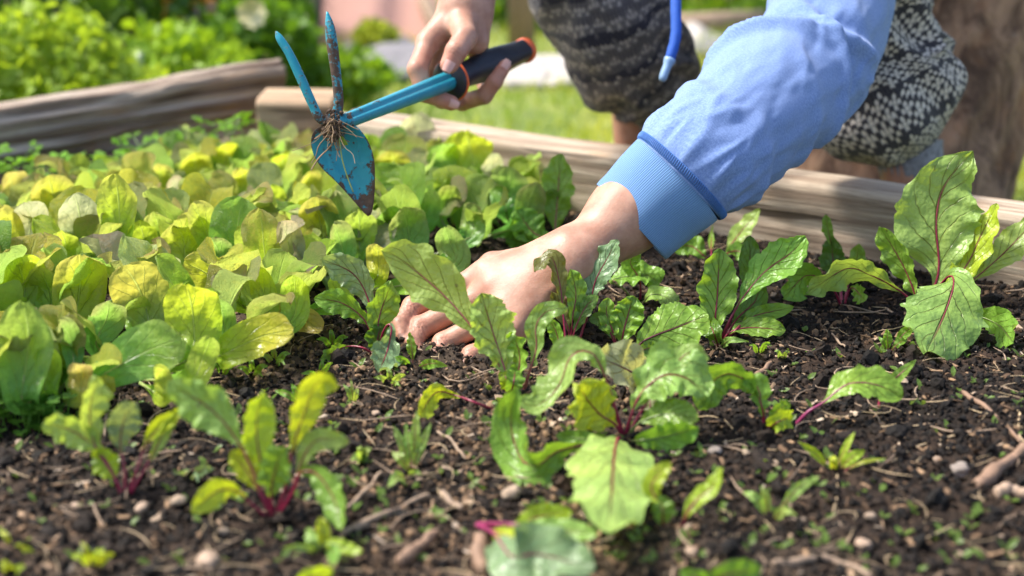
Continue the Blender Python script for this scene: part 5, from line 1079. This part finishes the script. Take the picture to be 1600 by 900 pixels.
def hoeblade():
    out = [(548, 192), (560, 200), (572, 215), (580, 232), (585, 252), (586, 280), (585, 305), (582, 328), (577, 338), (570, 334), (556, 318), (540, 300), (522, 281), (506, 266), (494, 250), (487, 232), (486, 218), (490, 206), (498, 199), (508, 196), (520, 192), (534, 189)]
    o = catmull(np.array([[x, y, 0] for x, y in out + out[:1]], float), 73)[:-1, :2]; c = np.array([533, 232.]); rings = 16; k = len(o); V = []; W = []
    for sgn in (1, -1):
        for i in range(rings):
            t = 1 - i / rings
            for x, y in c + (o - c) * t:
                r2 = t * t; groove = math.exp(-((math.hypot((x - 537) / 22, (y - 232) / 42) - 1) / .13) ** 2) * (1 if y > 215 else .2)
                dz = .010 * (1 - r2) * .8 + .012 * (y - 230) / 100 - .0009 * groove * (1 if sgn > 0 else 0) - sgn * .0008 * min(1, (1 - t) * 8 + .1)
                V.append(P(x, y, 1.252 + dz)); W.append(.30 * np.clip((y - 270) / 60, 0, 1) + .26 * t ** 10 + .07 + .20 * math.exp(-((x - 525) ** 2 + (y - 205) ** 2) / 500) + (.1 if groove > .5 else 0))
        V.append(P(c[0], c[1], 1.262 - sgn * .0008)); W.append(0.)
    F = []; h = rings * k + 1
    for b, fl in ((0, 0), (h, 1)):
        for i in range(rings - 1):
            for j in range(k):
                q = (b + i * k + j, b + i * k + (j + 1) % k, b + (i + 1) * k + (j + 1) % k, b + (i + 1) * k + j); F.append(q[::-1] if fl else q)
        for j in range(k):
            q = (b + (rings - 1) * k + j, b + (rings - 1) * k + (j + 1) % k, b + rings * k); F.append(q[::-1] if fl else q)
    for j in range(k): F.append((j, h + j, h + (j + 1) % k, (j + 1) % k))
    obj('blade', np.array(V), F, M['paint'], tool, at={'wear': np.array(W)})
hoeblade()
# grip
gl = np.linalg.norm(TE - TG); s = np.linspace(0, 1, 60); C = TG + np.outer(s * gl, hax); R = .0125 + .0022 * np.sin(s * 3.1) - .002 * np.sin(s * 9) * .5; R[:3] = [.009, .0115, .0125]
v, f, u = tube(C, R, 30, disp=lambda L, th: .0007 * np.cos(th * 4)); obj('grip', v, f, M['grip'], tool, u)
v, f, u = tube(TG + np.outer(np.linspace(-.004, .006, 9), hax), np.array([.009, .015, .0185, .0200, .0205, .0200, .0185, .016, .012]), 30); obj('guard', v, f, M['grip'], tool, u)
v, f, u = tube(TG + np.outer(np.linspace(.0015, .0045, 7), hax), np.array([.017, .0208, .0216, .0218, .0216, .0208, .017]), 30); obj('guard_ring', v, f, M['orange'], tool, u)
v, f, u = tube(TE + np.outer(np.linspace(-.007, .006, 12), hax), np.array([.0128, .0134, .0137, .0138, .0138, .0137, .0134, .0128, .0118, .010, .007, .002]), 30); obj('end_cap', v, f, M['orange'], tool, u)
# roots and soil caught at the joint
V, F, off = [], [], 0
for i in range(48):
    a = P(521 + rng.normal(0, 4.5), 190 + rng.normal(0, 5), 1.237 + rng.normal(0, .004)); l = rng.uniform(.008, .034) * (1.6 if i < 7 else 1); pts = [a]
    d = np.array([rng.normal(.05, .3), rng.normal(-.15, .2), -1.]); 
    for k in range(4): d = d + rng.normal(0, .33, 3); d = nrm(d); d[2] = min(d[2], -.25); pts.append(pts[-1] + d * l / 4)
    v, f, _ = tube(catmull(pts, 10), .00038 * rng.uniform(.6, 1.5), 4, caps=False); V.append(v); F += [tuple(q + off for q in t) for t in f]; off += len(v)
o = obj('caught_roots', np.vstack(V), F, M['roots'], tool); o['kind'] = 'stuff'
bv, bf = ico(); n = 170; pp = np.array([P(519 + x, 193 + y, 1.239 + z) for x, y, z in zip(rng.normal(0, 7, n), rng.normal(0, 10, n), rng.normal(0, .003, n))]); V, F = scatter(bv, bf, pp, rots(n), rng.uniform(.0006, .0022, (n, 1)) * np.ones((1, 3)), .4)
o = obj('caked_soil', V, F, M['dirt'], tool); o['kind'] = 'stuff'
C = catmull([P(533, 212, 1.24), P(537, 222, 1.237), P(544, 226, 1.236)], 8); v, f, u = blade(C, .0022, 'round', nrm(CAM - C[3]), 0, 5); obj('sprout_leaf', v, f, M['beet'], tool, u, color=(.3, .4, .03))
C = catmull([P(530, 215, 1.238), P(535, 250, 1.24), P(545, 282, 1.243), P(552, 300, 1.245)], 14); v, f, u = tube(C, .0006, 5); obj('root_sprout', v, f, M['stalk'], tool, u, color=(.30, .38, .10))

# ------------------------------------------------------------------ beyond the bed
ZL = -.15
def lawn():
    xs = np.r_[np.linspace(-40, -5, 10)[:-1], np.linspace(-5, 5, 140), np.linspace(5, 40, 10)[1:]]; ys = np.r_[np.linspace(-10, 1, 8)[:-1], np.linspace(1, 7, 130), np.linspace(7, 80, 16)[1:]]
    X, Y = np.meshgrid(xs, ys); Z = ZL + .012 * fbm(X * 3, Y * 3, 2.); V = np.stack([X, Y, Z], -1).reshape(-1, 3); ny, nx = X.shape; i = np.arange(ny * nx).reshape(ny, nx)
    o = obj('lawn', V, np.stack([i[:-1, :-1], i[:-1, 1:], i[1:, 1:], i[1:, :-1]], -1).reshape(-1, 4), M['ground'], org=(0, 0, 0)); tag(o, 'sunlit lawn beyond the raised bed', kind='structure')
lawn()
def grass():
    n = 52000; y = 1.55 + 5.2 * rng.uniform(0, 1, n) ** 1.5; x = rng.uniform(-.5, .5, n) * y * 1.25; p = np.stack([x, y, np.full(n, ZL)], 1); k = (((p - BA) @ bn) > .07) | (((p - LA) @ ln) > .1); p = p[k]; n = len(p)
    p[:, 2] += .012 * fbm(p[:, 0] * 3, p[:, 1] * 3, 2.); bv = np.array([(-.5, 0, 0), (.5, 0, 0), (.35, .12, .55), (-.35, .12, .55), (0, .4, 1.)]); bf = np.array([(0, 1, 2), (0, 2, 3), (3, 2, 4)])
    h = rng.uniform(.02, .06, n) * (1 + .6 * vn(p[:, 0] * 3, p[:, 1] * 3, 1.)); scl = np.stack([rng.uniform(.003, .007, n), h, h], 1); V, F = scatter(bv, bf, p, rots(n, True), scl)
    tone = np.clip(.5 + .7 * vn(p[:, 0] * 4, p[:, 1] * 4, 6.) + rng.normal(0, .2, n), 0, 1); o = obj('lawn_grass', V, F, M['grass'], org=(0, 0, 0), at={'tone': np.repeat(tone, 5)}); tag(o, 'short sunlit lawn grass', kind='stuff')
grass()
def bush(px, py, d, rx, rz, n, ls, col, label, catg='bush', name='leafy_bush', flowers=(), spread=1., shape='round', dens=.55):
    """px,py = centre of the crown in the picture, d = depth"""
    c = P(px, py, d); base = c.copy(); base[2] = ZL; e = empty(name, base, label, catg); bm_ = []
    u = nrm(rng.normal(size=(n, 3))); r = rng.uniform(dens, 1, n) ** .6; lump = 1 + .28 * vn(u[:, 0] * 2.4 + px, u[:, 1] * 2.4, u[:, 2] * 2.4); p = c + u * (r * lump)[:, None] * np.array([rx, rx * .8, rz]); p = p[p[:, 2] > ZL + .01]; n = len(p)
    bv = np.array([(0, 0, 0), (-.35, .4, .05), (0, .45, -.06), (.35, .4, .05), (-.25, .75, .02), (.25, .75, .02), (0, 1, -.1)]); bf = np.array([(0, 2, 1), (0, 3, 2), (1, 2, 4), (2, 3, 5), (2, 6, 4), (2, 5, 6)])
    s = ls * rng.uniform(.6, 1.3, (n, 1)) * np.ones((1, 3)); V, F = scatter(bv, bf, p, rots(n, True) if shape == 'flat' else rots(n), s)
    uv = np.tile(np.array([(.5, 0), (.2, .4), (.5, .45), (.8, .4), (.2, .7), (.8, .7), (.5, 1)]), (n, 1)); o = obj('foliage', V, F, M['bushleaf'], e, uv, color=col); o['kind'] = 'stuff'
    for k in range(5):
        a = rng.uniform(0, 6.28); t = c + np.array([math.cos(a) * rx * .5, math.sin(a) * rx * .4, rz * .3]); v, f, u_ = tube(catmull([base + [math.cos(a) * .02, math.sin(a) * .02, -.02], (base + t) / 2 + [0, 0, .03], t], 10), np.linspace(.006, .002, 10), 6); obj('stem', v, f, M['stick'], e, u_)
    for fx, fy, fr_, fm in flowers:
        fr_ *= 1.5; q = P(fx, fy, d - rx * 1.0); V, F, off = [], [], 0
        for k in range(9):
            a = k * .698; dd = np.array([math.cos(a), -.5 + .3 * math.sin(a * 2), math.sin(a)]); v, f, _ = blade(catmull([q, q + dd * fr_ * .6, q + dd * fr_], 5), fr_ * .4, 'round', np.array([0, -1., .3]), 0, 5); V.append(v); F += [tuple(x + off for x in t) for t in f]; off += len(v)
        obj('flower', np.vstack(V), F, fm, e)
    return e
FY, FO, FP = M['flowery'], M['flowero'], M['flowerp']
for a in [(60, 135, 2.25, .17, .11, 2200, .026, (.32, .46, .05), 'light green bush at the left edge just behind the log'),
          (-60, 60, 2.6, .28, .22, 2200, .032, (.09, .19, .02), 'darker bush cut by the left edge'),
          (165, 50, 2.9, .24, .20, 2200, .032, (.07, .17, .018), 'flowering bush in the upper left', 'bush', 'flowering_bush', [(78, 40, .02, FY), (30, 80, .016, FY), (150, 60, .015, FY), (120, 110, .012, FY)]),
          (280, 125, 2.5, .14, .09, 1500, .024, (.26, .42, .03), 'low yellow green bush behind the middle of the log', 'bush', 'leafy_bush', [(250, 160, .014, FY)]),
          (120, 120, 2.7, .10, .07, 900, .03, (.42, .50, .04), 'yellowish bush patch behind the leek leaves'),
          (325, 35, 3.1, .22, .18, 2200, .032, (.09, .21, .02), 'bush with cream and orange flowers left of the hoe', 'bush', 'flowering_bush', [(292, 58, .028, FY), (340, 70, .026, FY), (285, 14, .032, FO), (310, 4, .028, FO), (362, 44, .022, FO), (332, 34, .030, FP), (250, 100, .018, FY)]),
          (405, 85, 2.8, .12, .09, 1300, .028, (.13, .27, .025), 'bush behind the left prong of the hoe', 'bush', 'leafy_bush', [(395, 20, .02, FY)]),
          (60, -50, 3.4, .36, .26, 2200, .045, (.04, .09, .012), 'dark bush at the top left corner'),
          (230, -40, 3.8, .36, .24, 2000, .045, (.06, .14, .015), 'mid green bush along the top left'),
          (385, -10, 3.6, .12, .16, 1000, .036, (.10, .22, .02), 'green bush left of the pink wall'),
          (590, 62, 3.6, .055, .045, 300, .026, (.34, .42, .06), 'small yellow green shrub before the pink wall'),
          (505, 118, 2.9, .15, .05, 1100, .026, (.19, .34, .03), 'low weeds between hoe prongs and pink wall', 'weeds', 'weed_clump'),
          (880, 10, 4.2, .24, .20, 1500, .042, (.07, .19, .015), 'dark green shrub behind the hoe grip'), (790, 30, 4.2, .10, .14, 700, .035, (.13, .26, .02), 'small green shrub right of the wrist'),
          (1110, -10, 4.6, .40, .13, 1500, .05, (.17, .30, .025), 'green shrub seen between the legs'), (1700, 160, 3.0, .3, .3, 1200, .04, (.24, .40, .04), 'bush right of the tree trunk')]: bush(*a)
for px, lb in ((180, 'pale upright leek leaf left one of two behind the log'), (216, 'pale upright leek leaf right one of two behind the log')):
    e = empty('leek', P(px, 170, 2.35) * [1, 1, 0] + [0, 0, ZL], lb, 'leek', 'leeks behind the log'); v, f, u = tube(catmull([P(px - 3, 260, 2.35), P(px, 150, 2.35), P(px + 3, 82, 2.35)], 16), np.linspace(.011, .006, 16), 10); obj('stem', v, f, M['stalk'], e, u, color=(.34, .44, .22))
    for k in (-1, 1): v, f, u = blade(catmull([P(px, 190, 2.35), P(px + k * 8, 140, 2.34), P(px + k * 22, 108, 2.33)], 12), .010, 'lance', nrm(CAM - P(px, 150, 2.35)), 0, 5, cup=.5); obj('leaf', v, f, M['bushleaf'], e, u, color=(.2, .32, .08))
# pink plastered wall with a pipe, shape leaned back so its face catches sun
def box(name, a, sx, sy, sz, m, parent=None, rz=0., bev=.01, org=None):
    v = np.array([(x, y, z) for x in (0, 1) for y in (0, 1) for z in (0, 1)], float) * [sx, sy, sz]; c, s = math.cos(rz), math.sin(rz); v = v @ np.array([[c, s, 0], [-s, c, 0], [0, 0, 1]]) + a
    return obj(name, v, [(0, 1, 3, 2), (4, 6, 7, 5), (0, 4, 5, 1), (2, 3, 7, 6), (0, 2, 6, 4), (1, 5, 7, 3)], m, parent, smooth=False)
g0, g1 = G(432, 98, ZL - .03), G(700, 92, ZL - .03); bk = np.array([0, .62, .62]); sh = empty('sloping_wall', (g0 + g1) / 2, 'pink plastered sloping wall with a dark pipe, far behind the hoe', 'wall')
def slab(name, p0, p1, q1, q0, t, m, parent):
    nn = nrm(np.cross(p1 - p0, q0 - p0)); V = [p0, p1, q1, q0] + [p - nn * t for p in (p0, p1, q1, q0)]
    return obj(name, np.array(V), [(0, 1, 2, 3), (7, 6, 5, 4), (0, 4, 5, 1), (1, 5, 6, 2), (2, 6, 7, 3), (3, 7, 4, 0)], m, parent, smooth=False)
slab('wall_face', g0, g1, g1 + bk + [-.14, 0, 0], g0 + bk, .06, M['pink'], sh)
q = G(490, 90, ZL); v, f, u = tube([q + [0, -.01, 0], q + bk * .5 + [0, -.012, 0.02], q + bk + [0, -.01, .02]], .016, 12); obj('pipe', v, f, M['darkpipe'], sh, u)
v, f, u = tube([P(632, -60, 4.2), P(668, 10, 3.9), G(704, 86, ZL)], .022, 8); o = obj('leaning_pole', v, f, M['stick'], uv=u); tag(o, 'dark pole leaning at the right end of the pink wall', 'pole')
# rocks
def rock(px, py, rx, ry, rz, m, label):
    v, f = icosub(3); v = v * (1 + .3 * vn(v[:, 0] * 1.5 + px, v[:, 1] * 1.5, v[:, 2] * 1.5)[:, None] + .06 * vn(v[:, 0] * 6 + px, v[:, 1] * 6, v[:, 2] * 6)[:, None]); c = G(px, py, ZL); o = obj('rock', v * [rx, ry, rz] + c + [0, 0, rz * .3], f, m); tag(o, label, 'rock', 'rocks on the lawn')
for a in [(625, 118, .13, .16, .055, M['greyrock'], 'large grey rock left of the hand holding the hoe'), (590, 92, .09, .1, .045, M['greyrock'], 'grey rock before the pink wall'), (850, 122, .13, .14, .035, M['rock'], 'pale flat rock below the grip end'), (808, 132, .08, .08, .025, M['rock'], 'smaller pale rock under the curled finger'),
          (905, 112, .10, .10, .028, M['rock'], 'pale rock beside the far knee'), (1082, 72, .09, .1, .04, M['rock'], 'pale rock seen between the legs'), (1130, 88, .1, .1, .03, M['greyrock'], 'grey rock right of the drawstring')]: rock(*a)
# far post and rail
v, f, u = tube([G(815, 92, ZL), G(815, 92, ZL) + [0, 0, .5], G(815, 92, ZL) + [0, 0, 1.1]], .035, 12); o = obj('fence_post', v, f, M['stick'], uv=u); tag(o, 'brown wooden post on the lawn above the grip', 'post')
a, b = G(1060, 66, ZL) + [0, 0, .05], G(1190, 60, ZL) + [0, 0, .05]; v, f, u = tube([a, (a + b) / 2, b], .03, 10); o = obj('fallen_branch', v, f, M['stick'], uv=u); tag(o, 'brown branch lying on the grass between the legs', 'branch')
# tree trunk
def trunk():
    A = catmull(np.array([list(P(1372, 470, 1.98)) + [.185], list(P(1386, 380, 1.98)) + [.170], list(P(1402, 300, 1.98)) + [.150], list(P(1446, 200, 1.99)) + [.136], list(P(1500, 80, 2.0)) + [.134], list(P(1535, -60, 2.02)) + [.138], list(P(1620, -500, 2.1)) + [.13]]), 120)
    e = empty('tree_trunk', A[0, :3] * [1, 1, 0] + [0, 0, ZL], 'leaning rusty brown tree trunk behind the right leg', 'tree')
    v, f, u = tube(A[:, :3], A[:, 3], 110, disp=lambda L, th: .012 * fbm(L * 7, np.cos(th) * 5, np.sin(th) * 5, 4) + .007 * fbm(L * 26, np.cos(th) * 12, np.sin(th) * 12, 3)); obj('trunk', v, f, M['bark'], e, u)
trunk()
